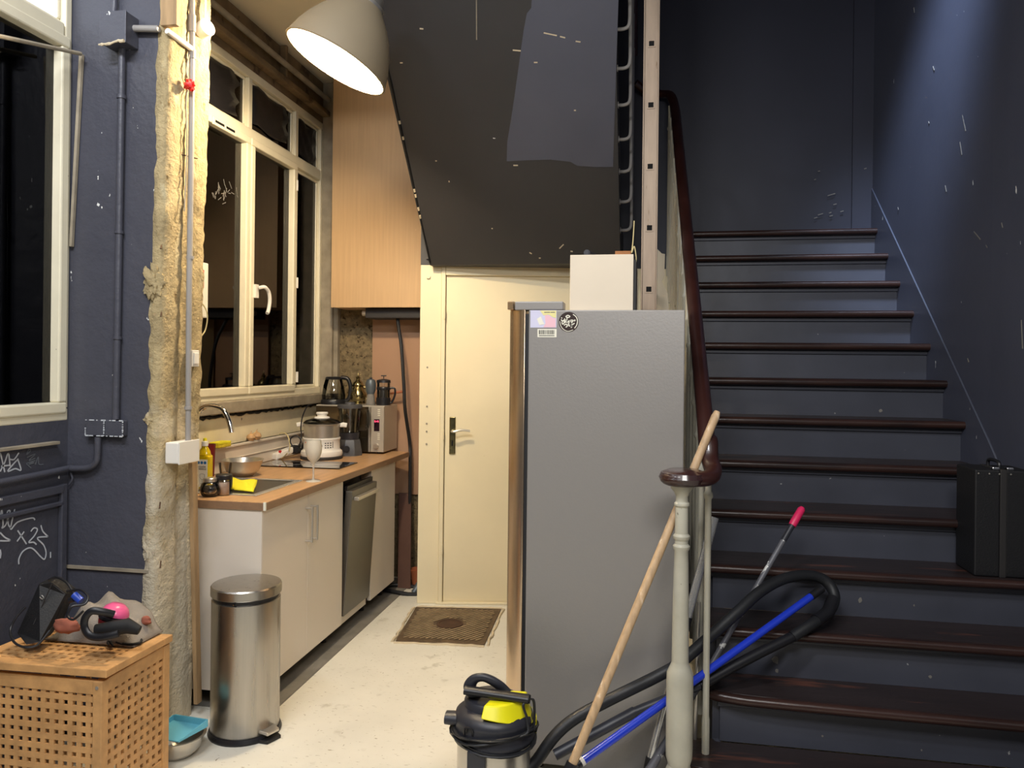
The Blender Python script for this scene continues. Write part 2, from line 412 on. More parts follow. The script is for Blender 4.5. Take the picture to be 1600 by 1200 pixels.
# partition stub: blue plaster with its torn-open stone end
sx = -1.925
part_w = MB().prism([(WX, 2.775, 0), (-1.972, 2.775, 0), (-1.893, 2.775, 4.45), (WX, 2.775, 4.45)], (0, .285, 0)).build('wall_partition', 'blue_paint', kind=ST)
MB().box(WX, sx - .02, 2.765, 2.776, .683, .695).build('groove_strip', 'dirty_timber', part_w)
def stone():
    vs = []; fs = []
    prof = []
    base = [(-1.962, 2.772), (-1.945, 2.768), (-1.928, 2.766), (-1.912, 2.773), (-1.905, 2.80)]
    y = 2.83
    while y < 3.04: base.append((-1.903, y)); y += .026
    base += [(-1.905, 3.045), (-1.92, 3.066), (-1.95, 3.07), (-2.0, 3.068)]
    rows = 190; z1 = 4.4
    for i in range(rows + 1):
        z = z1 * i / rows
        lean = -.030 + .018 * z                       # the broken end leans out towards the top
        for k, (x, y) in enumerate(base):
            p = V((x, y, z))
            q = noise.noise(V((x * 9, y * 9, z * 5))) * .004 + noise.noise(V((x * 30, y * 30, z * 24))) * .007 + noise.noise(V((x * 70 + 3, y * 70, z * 60))) * .005
            groove = -.015 if 2.90 < y < 2.94 and x > -1.91 else 0
            if k == 0:
                x += noise.noise(V((0, 5, z * 3.2))) * .010 + noise.noise(V((3, 5, z * 16))) * .014 + .0
                vs.append((x + lean, 2.774, z)); continue
            if k == len(base) - 1: vs.append((x + lean, y, z)); continue
            if k < 3: x += noise.noise(V((1, 5, z * 9))) * .014
            vs.append((x + lean + (q + groove) * (1 if k > 2 else .2), y + (-.4 * abs(q) if k < 5 else (.3 * q if k > len(base) - 5 else 0)), z))
    n = len(base)
    for i in range(rows):
        for k in range(n - 1):
            fs.append((i * n + k, i * n + k + 1, (i + 1) * n + k + 1, (i + 1) * n + k))
    m = MB(); m.add(vs, fs); return m
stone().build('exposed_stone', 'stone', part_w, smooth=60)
def lump(c, r, seed, n=14, sq=(1, 1, 1), amp=.35):
    m = MB(); vs = []; fs = []
    for i in range(n + 1):
        th = math.pi * i / n
        for k in range(n):
            a = 2 * math.pi * k / n
            d = V((math.sin(th) * math.cos(a), math.sin(th) * math.sin(a), math.cos(th)))
            q = 1 + amp * noise.noise(d * 1.8 + V((seed, seed * .7, 0))) + amp * .5 * noise.noise(d * 5 + V((seed, 0, 3)))
            vs.append(V(c) + V((d.x * sq[0], d.y * sq[1], d.z * sq[2])) * r * q)
    for i in range(n):
        for k in range(n): fs.append((i * n + k, i * n + (k + 1) % n, (i + 1) * n + (k + 1) % n, (i + 1) * n + k))
    return m.add(vs, fs)
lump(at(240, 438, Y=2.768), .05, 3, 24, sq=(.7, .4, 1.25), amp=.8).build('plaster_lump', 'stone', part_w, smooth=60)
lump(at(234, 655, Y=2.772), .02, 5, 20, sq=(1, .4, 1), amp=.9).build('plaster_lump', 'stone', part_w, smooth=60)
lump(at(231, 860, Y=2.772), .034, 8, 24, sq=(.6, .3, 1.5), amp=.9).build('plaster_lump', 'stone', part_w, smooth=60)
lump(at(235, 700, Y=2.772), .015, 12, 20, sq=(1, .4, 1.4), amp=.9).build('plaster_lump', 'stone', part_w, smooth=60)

# kitchen end: rough rendered niche wall, brown board, post, ceilings
MB().box(WX, -1.30, 5.30, 5.45, 0, 3.75).build('wall_niche', 'rough_render', kind=ST)
MB().box(-1.955, -1.30, 5.272, 5.298, .60, 1.93).build('trim_3', 'brown_board', kind=ST, bevel=.002)
ck = MB().box(WX, -1.18, 2.95, 5.3, 3.55, 3.75).build('ceiling', 'white_ceiling', kind=ST)
MB().box(-1.62, -1.60, 2.95, 5.3, 3.542, 3.55).build('ceiling_batten', 'dirty_timber', ck)
MB().box(-2.6, 1.8, -3.4, 2.4, 4.45, 4.6).box(-2.6, -1.3, 2.4, 2.95, 4.45, 4.6).build('ceiling_hall', 'white_ceiling', kind=ST)
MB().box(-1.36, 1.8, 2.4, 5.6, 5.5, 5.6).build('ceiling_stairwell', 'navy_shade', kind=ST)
MB().box(WX, -1.2, 2.80, 2.95, 3.55, 4.45).build('wall_above_kitchen', 'blue_paint', kind=ST)
MB().box(-2.6, 1.8, -3.4, -3.2, 0, 4.45).build('wall_rear', 'blue_paint', kind=ST)
wr = MB().prism([(1.447, -3.2, 0), (1.447, 3.6, 0), (1.39, 5.22, 0), (1.39, 5.7, 0), (1.75, 5.7, 0), (1.75, -3.2, 0)], (0, 0, 5.5)).build('wall_right', 'blue_paint_dark', kind=ST)
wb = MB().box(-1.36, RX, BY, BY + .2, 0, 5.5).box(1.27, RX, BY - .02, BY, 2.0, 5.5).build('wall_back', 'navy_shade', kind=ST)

# door wall, turned a few degrees against the stairs
ang = math.radians(10.5)
dB = V((-1.437, 4.735, 0)); du = V((math.cos(ang), math.sin(ang), 0)); dn = V((-math.sin(ang), math.cos(ang), 0))
DM = Matrix(((du.x, dn.x, 0, dB.x), (du.y, dn.y, 0, dB.y), (0, 0, 1, 0), (0, 0, 0, 1)))
MB().box(1.02, 1.66, .02, .14, 0, 2.16, DM).box(0.0, .155, .05, .52, 0, 2.16, DM).build('wall_door_side', 'cream_door', kind=ST)
door = thing('door_1', dB, None, None, kind=ST)
MB().box(0, .135, 0, .06, 0, 2.165, DM).build('post', 'cream_door', door, bevel=.004)
MB().box(.135, .162, -.012, .06, 0, 2.165, DM).box(.162, 1.02, -.012, .06, 2.10, 2.165, DM).box(.995, 1.022, -.012, .06, 0, 2.165, DM).build('frame', 'cream_door', door, bevel=.005)
leaf = MB().box(.165, .993, .012, .052, .012, 2.10, DM).build('door_leaf', 'cream_door', door, bevel=.003)
MB().box(.12, 1.02, -.02, .03, 0, .012, DM).build('threshold', 'cream_door', door, bevel=.004)
hu = (at(706, 680, D=4.87) - dB).dot(du)
MB().box(hu - .02, hu + .02, .002, .013, .955, 1.195, DM).build('handle_plate', 'brass', leaf, bevel=.008)
m = MB(); m.tube(smooth_path([DM @ V((hu, .012, 1.105)), DM @ V((hu, -.045, 1.105)), DM @ V((hu + .02, -.055, 1.106)), DM @ V((hu + .06, -.05, 1.115)), DM @ V((hu + .115, -.045, 1.110))], 5), .008, 8)
m.build('lever', 'steel', leaf, smooth=True)
MB().box(hu - .005, hu + .005, -.001, .004, 1.01, 1.045, DM).build('keyhole', 'hole_black', leaf)
for z in (2.09,):
    MB().cyl(DM @ V((.05, .002, z)), DM @ V((.05, -.012, z)), .014, n=8).build('bolt', 'cream_door', door)
for z in (1.51, 1.26, 1.15, 1.10, 1.02):
    MB().cyl(DM @ V((.05, .002, z)), DM @ V((.05, -.004, z)), .006, n=8).build('screw', 'dirty_timber', door)
for z in (.35, 1.08, 1.85):
    MB().cyl(DM @ V((.158, -.016, z - .03)), DM @ V((.158, -.016, z + .03)), .006, n=8).build('hinge', 'cream_door', door)
bp = MB().box(0.0, .155, 0.0, .12, 2.165, 3.56, DM).build('trim_4', 'soffit_paint', kind=ST)
MB().cyl(DM @ V((.045, 0, 2.215)), DM @ V((.045, -.016, 2.215)), .016, n=6).build('bolt', 'soffit_paint', bp)

# soffit of the second flight
SL = 1.04
sof = MB().prism([(-1.36, 4.68, 2.155), (-1.36, 2.4, 2.155 + 2.28 * SL), (-1.36, 2.4, 2.155 + 2.28 * SL + .34), (-1.36, 4.68, 2.155 + .34)], (1.19, 0, 0))
sof = sof.build('ceiling_stair_soffit', 'soffit_paint', kind=ST)
MB().box(-1.36, -.17, 4.68, 5.20, 2.155, 2.40).build('floor_landing', 'soffit_paint', kind=ST)
sp0 = V((-.5, 4.68, 2.155)); sn = V((0, -SL, -1)).normalized()
def on_plane(px, py, p0=sp0, n=sn, off=0.0):
    d = ray(px, py); e = V((0, 0, EYE)); t = (p0 + n * off - e).dot(n) / d.dot(n); return e + d * t
pz = [(720, -60), (715, 35), (695, 60), (680, 140), (665, 250), (640, 430), (625, 530), (608, 630), (605, 720), (700, 715), (800, 712), (890, 722), (920, 740), (1000, 745), (1080, 745), (1106, -60)]
MB().prism([on_plane(x / 2.858 + 580, y / 2.858) for x, y in pz], sn * .002).build('paint_patch', 'soffit_patch', sof)
m = MB()
for x, y, l, a in [(225, 128, 16, 5), (650, 225, 36, 5), (850, 1100, 26, -45), (800, 152, 60, 12), (855, 165, 24, 14), (910, 492, 9, 0), (712, 1130, 12, 30), (753, 1152, 8, 0), (645, 738, 20, 0), (895, 1122, 10, 10), (135, 280, 12, 0), (290, 718, 7, 0), (348, 810, 6, 80), (540, 1020, 6, 0), (924, 185, 22, 8), (735, 278, 16, 0)]:
    c, s_ = math.cos(math.radians(a)) * l / 2, math.sin(math.radians(a)) * l / 2
    m.ribbon([on_plane((x - c) / 2.858 + 580, (y - s_) / 2.858), on_plane((x + c) / 2.858 + 580, (y + s_) / 2.858)], .006, sn, .003)
m.build('paint_chips', 'plaster_chip', sof)
m = MB().ribbon([on_plane(470 / 2.858 + 580, -30), on_plane(471 / 2.858 + 580, 62)], .005, sn, .003); m.build('paint_run', 'dirty_timber', sof)
m = MB()
pts = [on_plane(583 + (672 - 583) * t, 410 * t, off=.002) for t in [i / 40 for i in range(-6, 41)]]
m.tube(pts, [.004 + .003 * random.random() for _ in pts], 5); m.build('ragged_edge', 'black_matte', sof)
m = MB()
for t in (.46, .52, .72, .74, .79, .82): m.tube([on_plane(583 + 89 * t, 410 * t, off=.006), on_plane(583 + 89 * (t + .012), 410 * (t + .012), off=.006)], .006, 5)
m.build('filler_blobs', 'plaster_chip', sof)

# wall string along the right wall
def xr(Y): return 1.440 if Y < 3.6 else 1.440 - .057 * (Y - 3.6) / 1.62
YN = [2.64, 2.815, 2.99, 3.185, 3.39, 3.62, 3.83, 4.03, 4.24, 4.47, 4.68, 4.88, 5.08]
RS = .185
m = MB()
ys = [2.0, 2.64, 3.0, 3.6, 3.9, 4.3, 4.7, 5.08, 5.20]
def zt(Y): return RS * (1 + (Y - 2.64) / .2033) + .17
vs = []
for Y in ys: vs += [(xr(Y), Y, max(0, zt(Y) - .55)), (xr(Y), Y, max(zt(Y), .02)), (RX + .02, Y, max(zt(Y), .02) + .02), (RX + .02, Y, max(0, zt(Y) - .55))]
fs = []
for i in range(len(ys) - 1):
    for k in range(4): fs.append((i * 4 + k, i * 4 + (k + 1) % 4, i * 4 + 4 + (k + 1) % 4, i * 4 + 4 + k))
fs += [(0, 1, 2, 3), tuple(len(vs) - 4 + k for k in (3, 2, 1, 0))]
m.add(vs, fs).build('trim_5', 'blue_paint_dark', kind=ST)
m = MB(); m.tube([V((xr(Y) + .004, Y, zt(Y) + .001)) for Y in (2.9, 3.0, 3.5, 3.9, 4.3, 4.7, 5.08, 5.2)], .0016, 5)
m.build('trim_6', 'string_edge', kind=ST)

# ------------------------------------------------------------------ windows
def window(name, ys, z0, zt_, z1, hangs, glow=None):
    w = thing(name, (WX, ys[0], z0), None, None, kind=ST)
    xa, xb = WX - .10, WX + .002
    fr = MB()
    y0, y1 = ys[0], ys[-1]
    fr.box(xa, xb, y0, y1, z0, z0 + .05); fr.box(xa, xb, y0, y1, z1 - .05, z1); fr.box(xa, xb, y0, y0 + .035, z0 + .05, z1 - .05); fr.box(xa, xb, y1 - .035, y1, z0 + .05, z1 - .05)
    fr.build('outer_frame', 'upvc', w, bevel=.006)
    MB().box(xa, xb + .004, y0 + .045, y1 - .045, zt_ - .035, zt_ + .035).build('transom', 'upvc', w, bevel=.006)
    for y in ys[1:-1]:
        MB().box(xa, xb, y - .022, y + .022, z0 + .05, zt_ - .035).build('mullion', 'upvc', w, bevel=.006)
        MB().box(xa, xb, y - .022, y + .022, zt_ + .035, z1 - .05).build('mullion', 'upvc', w, bevel=.006)
    for i in range(len(ys) - 1):
        a = ys[i] + (.035 if i == 0 else .022); b = ys[i + 1] - (.035 if i == len(ys) - 2 else .022)
        for j, (za, zb) in enumerate(((z0 + .05, zt_ - .035), (zt_ + .035, z1 - .05))):
            t = .045 if (j == 0 and hangs[i]) else .02
            xs0, xs1 = (WX - .07, WX + .012) if t > .03 else (WX - .07, WX - .02)
            if t > .03: aa, bb, zza, zzb = a - .018, b + .018, za - .02, zb + .02
            else: aa, bb, zza, zzb = a, b, za, zb
            s = MB(); s.box(xs0, xs1, aa, bb, zza, zza + t); s.box(xs0, xs1, aa, bb, zzb - t, zzb); s.box(xs0, xs1, aa, aa + t, zza + t, zzb - t); s.box(xs0, xs1, bb - t, bb, zza + t, zzb - t)
            so = s.build('sash', 'upvc', w, bevel=.007)
            MB().box(WX - .034, WX - .028, aa + t * .8, bb - t * .8, zza + t * .8, zzb - t * .8).build('pane', 'glow_pane' if (glow and j == 1) else 'pane_glass', so)
    return w
w1 = window('window_1', [0.90, 1.52, 2.14, 2.772], 1.285, 2.85, 3.25, [1, 1, 1], glow=True)
w2 = window('window_2', [3.56, 4.20, 4.81, 5.225], 1.31, 2.875, 3.26, [1, 1, 0])
# curved white handle on the middle stile, ventilation grille, hinges
hp = at(400, 455, X=WX + .02)
m = MB(); m.box(WX + .012, WX + .03, hp.y - .016, hp.y + .016, hp.z - .04, hp.z + .04)
m.tube(smooth_path([hp + V((.02, 0, .02)), hp + V((.05, .01, .025)), hp + V((.055, .05, .0)), hp + V((.055, .065, -.05)), hp + V((.055, .05, -.11)), hp + V((.055, .035, -.13))], 5), .011, 8)
m.build('window_handle', 'white_plastic', w2, smooth=True)
v0 = at(347, 198, X=WX); m = MB().box(WX + .01, WX + .02, v0.y - .12, v0.y + .12, v0.z - .022, v0.z + .022)
m.build('vent_grille', 'upvc', w2, bevel=.004)
MB().box(WX + .02, WX + .0205, v0.y - .10, v0.y - .01, v0.z - .007, v0.z + .007).box(WX + .02, WX + .0205, v0.y + .01, v0.y + .10, v0.z - .007, v0.z + .007).build('vent_slot', 'hole_black', w2)
for py in (442, 589, 290):
    h = at(464, py, X=WX + .01); MB().cyl(h - V((0, 0, .035)), h + V((0, 0, .035)), .009, n=8).build('hinge', 'white_plastic', w2, smooth=True)
# torn black film hanging over the upper lights
def film(y0, y1, z0, z1, edge, nm):
    m = MB(); vs = []; fs = []; N = 14
    for i in range(N + 1):
        z = z0 + (z1 - z0) * i / N
        ye = y1 - edge * (.35 + .65 * abs(math.sin(i * .55 + y0)))
        for k in range(7):
            y = y0 + (ye - y0) * k / 6
            vs.append((WX - .020 + .005 * math.sin(k * 2.1 + i * .8), y, z + .012 * math.sin(k * 1.3)))
    for i in range(N):
        for k in range(6): fs.append((i * 7 + k, i * 7 + k + 1, (i + 1) * 7 + k + 1, (i + 1) * 7 + k))
    o = m.add(vs, fs).build('black_film', 'black_plastic', w2, smooth=60)
    s_ = o.modifiers.new('s', 'SOLIDIFY'); s_.thickness = .001
film(3.61, 4.155, 2.935, 3.19, .10, 0); film(4.24, 4.765, 2.955, 3.19, .07, 1); film(4.85, 5.17, 2.935, 3.18, .05, 2)
# smear on the left pane
m = MB()
for k in range(26):
    p = at(348 + random.gauss(0, 9), 306 + random.gauss(0, 10), X=WX - .0275); q = p + V((0, random.gauss(.0, .02), random.gauss(.03, .02)))
    m.ribbon([p, q], .004, (1, 0, 0))
m.build('white_smear', 'print_grey', w2)
# rod and loose strip beside the hall window
cr = MB(); a = at(-40, 48, X=WX + .06); b = at(126, 84, X=WX + .075); cr.cyl(a, b, .008, n=8)
cr.build('curtain_rod', 'dirty_timber', smooth=True, label='thin bare rod across the top of the hall window', cat='rod')
a = at(125, 84, Y=2.755); b = at(110, 385, Y=2.755)
MB().prism([a + V((-.006, 0, 0)), a + V((.008, 0, 0)), b + V((.004, 0, 0)), b + V((-.008, 0, 0))], (0, .016, 0)).build('loose_trim_strip', 'dirty_timber', bevel=.002, label='thin loose wooden strip leaning between hall window and blue wall', cat='wood strip')

# ------------------------------------------------------------------ marker scribbles on the wall below the hall window
def scribble(strokes, scale, ox, oy, wdt, matn, nm):
    m = MB()
    for st in strokes:
        pts = smooth_path([at(ox + x / scale, oy + y / scale, X=WX + .0012) for x, y in st], 5)
        m.ribbon(pts, wdt, (1, 0, 0))
    m.build(nm, matn, wall_left)
scribble([[(0, 150), (15, 205), (40, 315)], [(0, 310), (40, 230), (70, 155), (85, 265)], [(10, 265), (80, 255)], [(85, 205), (120, 205), (160, 150)], [(155, 200), (65, 305), (130, 285), (178, 297), (150, 205)],
          [(0, 540), (40, 525), (80, 540), (40, 585), (0, 580)],
          [(0, 700), (15, 640), (25, 760), (15, 790), (50, 760), (85, 650), (60, 660), (70, 760), (95, 790)], [(125, 630), (90, 800), (150, 740), (270, 705), (297, 722)], [(60, 680), (195, 660)],
          [(0, 830), (40, 870), (85, 898), (0, 900)], [(150, 812), (225, 928)], [(205, 822), (145, 905)],
          [(262, 820), (290, 790), (318, 805), (290, 860), (245, 912), (285, 912), (310, 932)],
          [(348, 768), (365, 820), (410, 865)], [(410, 865), (318, 875), (370, 935), (392, 1000), (380, 1055), (350, 1040), (270, 962), (200, 985), (162, 1050), (160, 1100)], [(430, 995), (430, 1045)], [(0, 975), (6, 1010), (0, 1050)]],
         5.454, 0, 680, .0055, 'marker_white', 'marker_tag')
scribble([[(235, 95), (240, 130), (225, 165), (260, 130), (235, 110)], [(230, 190), (300, 160), (245, 215), (300, 195)], [(225, 240), (300, 215), (240, 250), (290, 235)], [(300, 250), (325, 185), (330, 245), (368, 248)], [(225, 245), (265, 280)]],
         5.454, 0, 680, .0035, 'marker_grey', 'faint_marker_tag')

# ================================================================== STAIRCASE
stc = thing('staircase', (.27, 2.64, 0), 'dark painted wooden staircase climbing along the right wall', 'staircase')
for i, Y in enumerate(YN):
    z = RS * (i + 1); Y2 = YN[i + 1] + .045 if i < 12 else BY
    x1 = xr(Y) + .004
    if i == 0:
        pts = [(.085, 2.86), (.07, 2.78), (.085, 2.715), (.13, 2.67), (.22, 2.645), (.5, 2.63), (x1, 2.62), (x1, Y2), (.26, Y2), (.25, 2.88)]
    elif i == 1:
        pts = [(.215, 3.03), (.205, 2.93), (.225, 2.865), (.29, 2.835), (.5, 2.815), (x1, 2.80), (x1, Y2), (.24, Y2)]
    else:
        pts = [(.22, Y), (x1, Y), (x1, Y2), (.22, Y2)]
    t = MB().prism([(x, y, z - .038) for x, y in pts], (0, 0, .038)).build('tread', 'tread_wood', stc, bevel=.012, seg=3)
    # the worn red-brown nosing is a strip of its own on the front edge
    fr = [p for p in pts if p[1] < Y + .06][:7] if i < 2 else [(.22, Y), (x1, Y)]
    path = [V((x, y - .001, z - .018)) for x, y in (smooth_path([(x, y, 0) for x, y in fr], 5) and [(p.x, p.y) for p in smooth_path([(x, y, 0) for x, y in fr], 5)])]
    MB().tube(path, .0185, 10).build('nosing', 'nosing_wood', t, smooth=True)
    yr = Y + (.045 if i < 2 else .035)
    MB().box(.27, x1, yr, yr + .022, z - RS, z - .038).build('riser', 'riser_paint', stc)
    MB().box(.26, x1, yr - .012, yr, z - .058, z - .038).build('cove_moulding', 'riser_paint', stc, bevel=.004)
m = MB(); prof = [(.245, 2.70, 0), (.245, 2.88, 0)]
poly = []
for i, Y in enumerate(YN):
    poly += [(.245, Y + .06, RS * i), (.245, Y + .06, RS * (i + 1) - .04)]
poly += [(.245, BY, RS * 13 - .04), (.245, BY, RS * 13 - .4)]
poly += [(.245, 3.35, 0)]
MB().prism(poly, (.03, 0, 0)).build('outer_string', 'riser_paint', stc)

m = MB()
for px, py, i, w_ in ((1212, 1030, 2, .016), (1214, 1048, 2, .008), (1344, 938, 3, .010), (1453, 1057, 2, .006), (1428, 946, 3, .004), (1285, 1150, 1, .004), (1440, 1172, 1, .004), (1345, 495, 9, .008), (1376, 642, 6, .008)):
    p = at(px, py, Y=YN[i] + (.045 if i < 2 else .035) - .0005)
    m.prism([p + V((math.cos(k * 1.047) * w_ * random.uniform(.5, 1.2), 0, math.sin(k * 1.047) * w_ * random.uniform(.7, 1.6))) for k in range(6)], (0, -.001, 0))
m.build('paint_chips', 'print_grey', stc)
m = MB()
for a_, b_ in (((1500, 222), (1503, 242)), ((1509, 205), (1504, 180)), ((1565, 348), (1567, 356)), ((1522, 362), (1532, 374)), ((1477, 290), (1479, 300)), ((1428, 12), (1429, 20)), ((1596, 500), (1598, 545)), ((1458, 104), (1460, 110)), ((1512, 560), (1514, 566)), ((1541, 383), (1543, 387)), ((1451, 190), (1452, 193)), ((1403, 324), (1404, 328))):
    xw = 1.447 if a_[0] > 1530 else 1.447 - .057 * max(0, (at(*a_, X=1.43).y - 3.6)) / 1.62
    m.ribbon([at(*a_, X=xw - .0006), at(*b_, X=xw - .0006)], .005, (-1, 0, 0), .002)
m.build('scratches', 'print_grey', wr)
m = MB()
for px, py, l in ((1293, 306, 12), (1302, 320, 5), (1278, 336, 8), (1272, 341, 5), (1295, 333, 4), (1296, 338, 5), (1313, 331, 5), (1272, 281, 3), (1278, 268, 3), (1350, 264, 4)):
    m.ribbon([at(px, py, Y=BY - .021), at(px + l, py - l * .3, Y=BY - .021)], .006, (0, -1, 0), .002)
m.build('paint_chips', 'print_grey', wb)

# railing: newel, handrail with volute, balusters
def zrail(Y): return RS * (1 + (Y - 2.64) / .2033) + .885
rl = thing('stair_railing', (.117, 2.615, .185), 'mahogany handrail on cream iron balusters with a turned newel post', 'railing')
nx, ny = .117, 2.612
zb = .16
prof = [(.001, 0), (.046, 0), (.048, .015), (.044, .03), (.036, .05), (.043, .075), (.044, .10), (.044, .33), (.043, .355), (.034, .375), (.028, .39), (.028, .395), (.027, .55), (.024, .72), (.0225, .76), (.027, .768), (.028, .776), (.022, .784), (.022, .795), (.027, .802), (.028, .81), (.022, .818), (.021, .90), (.0205, .905), (.0255, .912), (.0255, .918), (.0205, .924), (.020, .94), (.026, .955), (.036, .966), (.038, .978), (.001, .98)]
MB().lathe([(r, z + .0) for r, z in prof], (nx, ny, zb), n=20).build('newel_post', 'baluster_paint', rl, smooth=35)
vol = [(nx + .045 * math.cos(a), ny + .045 * math.sin(a), zb + 1.003) for a in [math.radians(x) for x in (60, 110, 160, 210, 260, 310)]]
pts = vol + [(nx + .085, ny + .0, zb + 1.005), (nx + .105, ny + .07, zb + 1.02), (.215, 2.73, zb + 1.055), (.215, 2.77, 1.275), (.213, 2.84, zrail(2.84) + .0)]
pts += [(.21 - .03 * (Y - 3), Y, zrail(Y)) for Y in (2.95, 3.2, 3.6, 4.0, 4.4, 4.75)] + [(.15, 4.95, zrail(4.95) - .005), (.125, 5.06, zrail(5.05) + .02), (.07, 5.13, zrail(5.08) + .03), (-.02, 5.14, zrail(5.08) + .05), (-.10, 5.10, zrail(5.08) + .1)]
sp = smooth_path(pts, 6)
hr = MB().tube(sp, .030, 14, flat=.85).build('handrail', 'handrail_wood', rl, smooth=True)
m = MB().lathe([(.001, -.026), (.05, -.026), (.075, -.016), (.082, 0), (.075, .016), (.05, .026), (.001, .027)], (nx + .005, ny + .005, zb + 1.004), n=28)
m.build('volute', 'volute_wood', rl, smooth=True)
def baluster(x, y, z0, z1, parent):
    h = z1 - z0
    pr = [(.001, 0), (.0135, 0), (.0135, .12), (.0115, .13), (.0115, h - .16), (.0165, h - .15), (.0165, h - .14), (.0115, h - .13), (.011, h), (.001, h)]
    MB().lathe(pr, (x, y, z0), n=10).build('baluster', 'baluster_paint', parent, smooth=35)
baluster(.213, 2.755, .186, 1.23, rl)
y = 2.90
while y < 5.05:
    x = .200 - .038 * (y - 2.9)
    n = sum(1 for q in YN if q <= y)
    baluster(x, y, RS * n - .11, zrail(y) - .01, rl); 
    y += .13
# second flight: balusters hooked into the side of the string
ur = thing('stair_railing', (-.12, 4.6, 2.2), 'grey iron balusters hooked into the side of the upper flight', 'railing')
y = 4.60
while y > 2.9:
    zb_ = 2.155 + (4.68 - y) * SL + .10
    pts = smooth_path([(-.172, y, zb_), (-.135, y, zb_), (-.112, y, zb_ + .012), (-.105, y, zb_ + .045), (-.105, y, zb_ + .12)], 4) + [V((-.105, y, zb_ + 1.09))]
    bo = MB().tube(pts, .009, 8).build('baluster', 'conduit_grey', ur, smooth=True)
    MB().cyl((-.1705, y, zb_), (-.165, y, zb_), .018, n=10).build('wall_plate', 'conduit_grey', bo)
    y -= .135
MB().tube([(-.105, 4.65, 2.155 + 1.24), (-.105, 2.85, 2.155 + 1.83 * SL + 1.21)], .026, 12).build('handrail', 'handrail_wood', ur, smooth=True)
# ================================================================== KITCHEN
FX = -1.65        # plane of the cabinet fronts
TOP = .92
wt = MB().prism([(-2.295, 3.107, .884), (-1.632, 3.107, .884), (-1.632, 5.13, .884), (-2.295, 5.27, .884)], (0, 0, .036))
wt_o = wt.build('worktop', 'worktop_wood', bevel=.002, label='oak-look kitchen worktop along the window wall', cat='worktop')
MB().box(-1.6325, -1.630, 3.107, 5.148, .884, .9165).box(-2.295, -1.632, 3.1045, 3.1075, .884, .9165).build('edge_band', 'worktop_edge', wt_o)
MB().box(-1.640, -1.6295, 3.103, 3.112, .884, .9205).build('corner_trim', 'label_white', wt_o)
def handle(y, z0, z1, parent):
    m = MB(); x = FX + .002
    m.tube(smooth_path([(x, y, z1), (x + .03, y, z1), (x + .034, y, z1 - .006), (x + .034, y, z0 + .006), (x + .03, y, z0), (x, y, z0)], 3), .0055, 8)
    return m.build('handle', 'steel', parent, smooth=True)
def cab(name, y0, y1, doors, label, group=None, end=False):
    c = thing(name, (FX - .3, y0, 0), label, 'cabinet', group)
    b = MB(); b.box(-2.28, FX - .02, y0, y0 + .018, .08, .883); b.box(-2.28, FX - .02, y1 - .018, y1, .08, .883); b.box(-2.28, FX - .02, y0, y1, .08, .098); b.box(-2.28, -2.27, y0, y1, .08, .883)
    b.build('carcass', 'cabinet_white', c)
    for x in (-2.2, FX - .08):
        for y in (y0 + .06, y1 - .06):
            MB().cyl((x, y, 0.004), (x, y, .08), .018, n=10).build('leg', 'black_plastic', c)
    for (a, b_, hy) in doors:
        d = MB().box(FX - .02, FX, a + .0015, b_ - .0015, .085, .878).build('door', 'cabinet_white', c, bevel=.0015)
        if hy: handle(hy, .655, .815, d)
    if end: MB().box(-2.28, FX - .001, y0 - .016, y0 - .0005, .078, .883).build('end_panel', 'cabinet_white', c, bevel=.001)
    return c
cab('sink_cabinet', 3.128, 4.02, [(3.115, 3.575, 3.545), (3.575, 4.02, 3.605)], 'white double door sink cabinet nearest the bin', end=True)
cab('base_cabinet', 4.46, 4.91, [(4.46, 4.91, None)], 'white single door base cabinet under the microwave')
# dishwasher between the two cabinets, its steel door a little ajar
dw = thing('dishwasher', (FX - .3, 4.03, 0), 'built-in dishwasher with grey steel door slightly open', 'dishwasher')
MB().box(-2.25, FX - .06, 4.045, 4.445, .06, .86).build('body', 'black_plastic', dw)
MB().box(-2.25, FX - .02, 4.0215, 4.036, .08, .86).build('side_panel', 'oak_edge', dw)
th = math.radians(3.5)
RM = Matrix.Translation((FX - .005, 0, .12)) @ Matrix.Rotation(th, 4, 'Y') @ Matrix.Translation((-(FX - .005), 0, -.12))
d = MB().box(FX - .04, FX - .0, 4.045, 4.445, .12, .82, RM).build('door', 'steel_grey_door', dw, bevel=.004)
MB().box(FX - .0, FX + .03, 4.075, 4.415, .765, .785, RM).box(FX - .0, FX + .012, 4.085, 4.10, .765, .785, RM).build('handle', 'steel', d, bevel=.003)
MB().box(FX - .045, FX - .03, 4.045, 4.445, .82, .845, RM).build('control_strip', 'black_plastic', d)
MB().box(FX - .06, FX - .02, 4.05, 4.44, .07, .115).build('plinth', 'cabinet_white', dw)

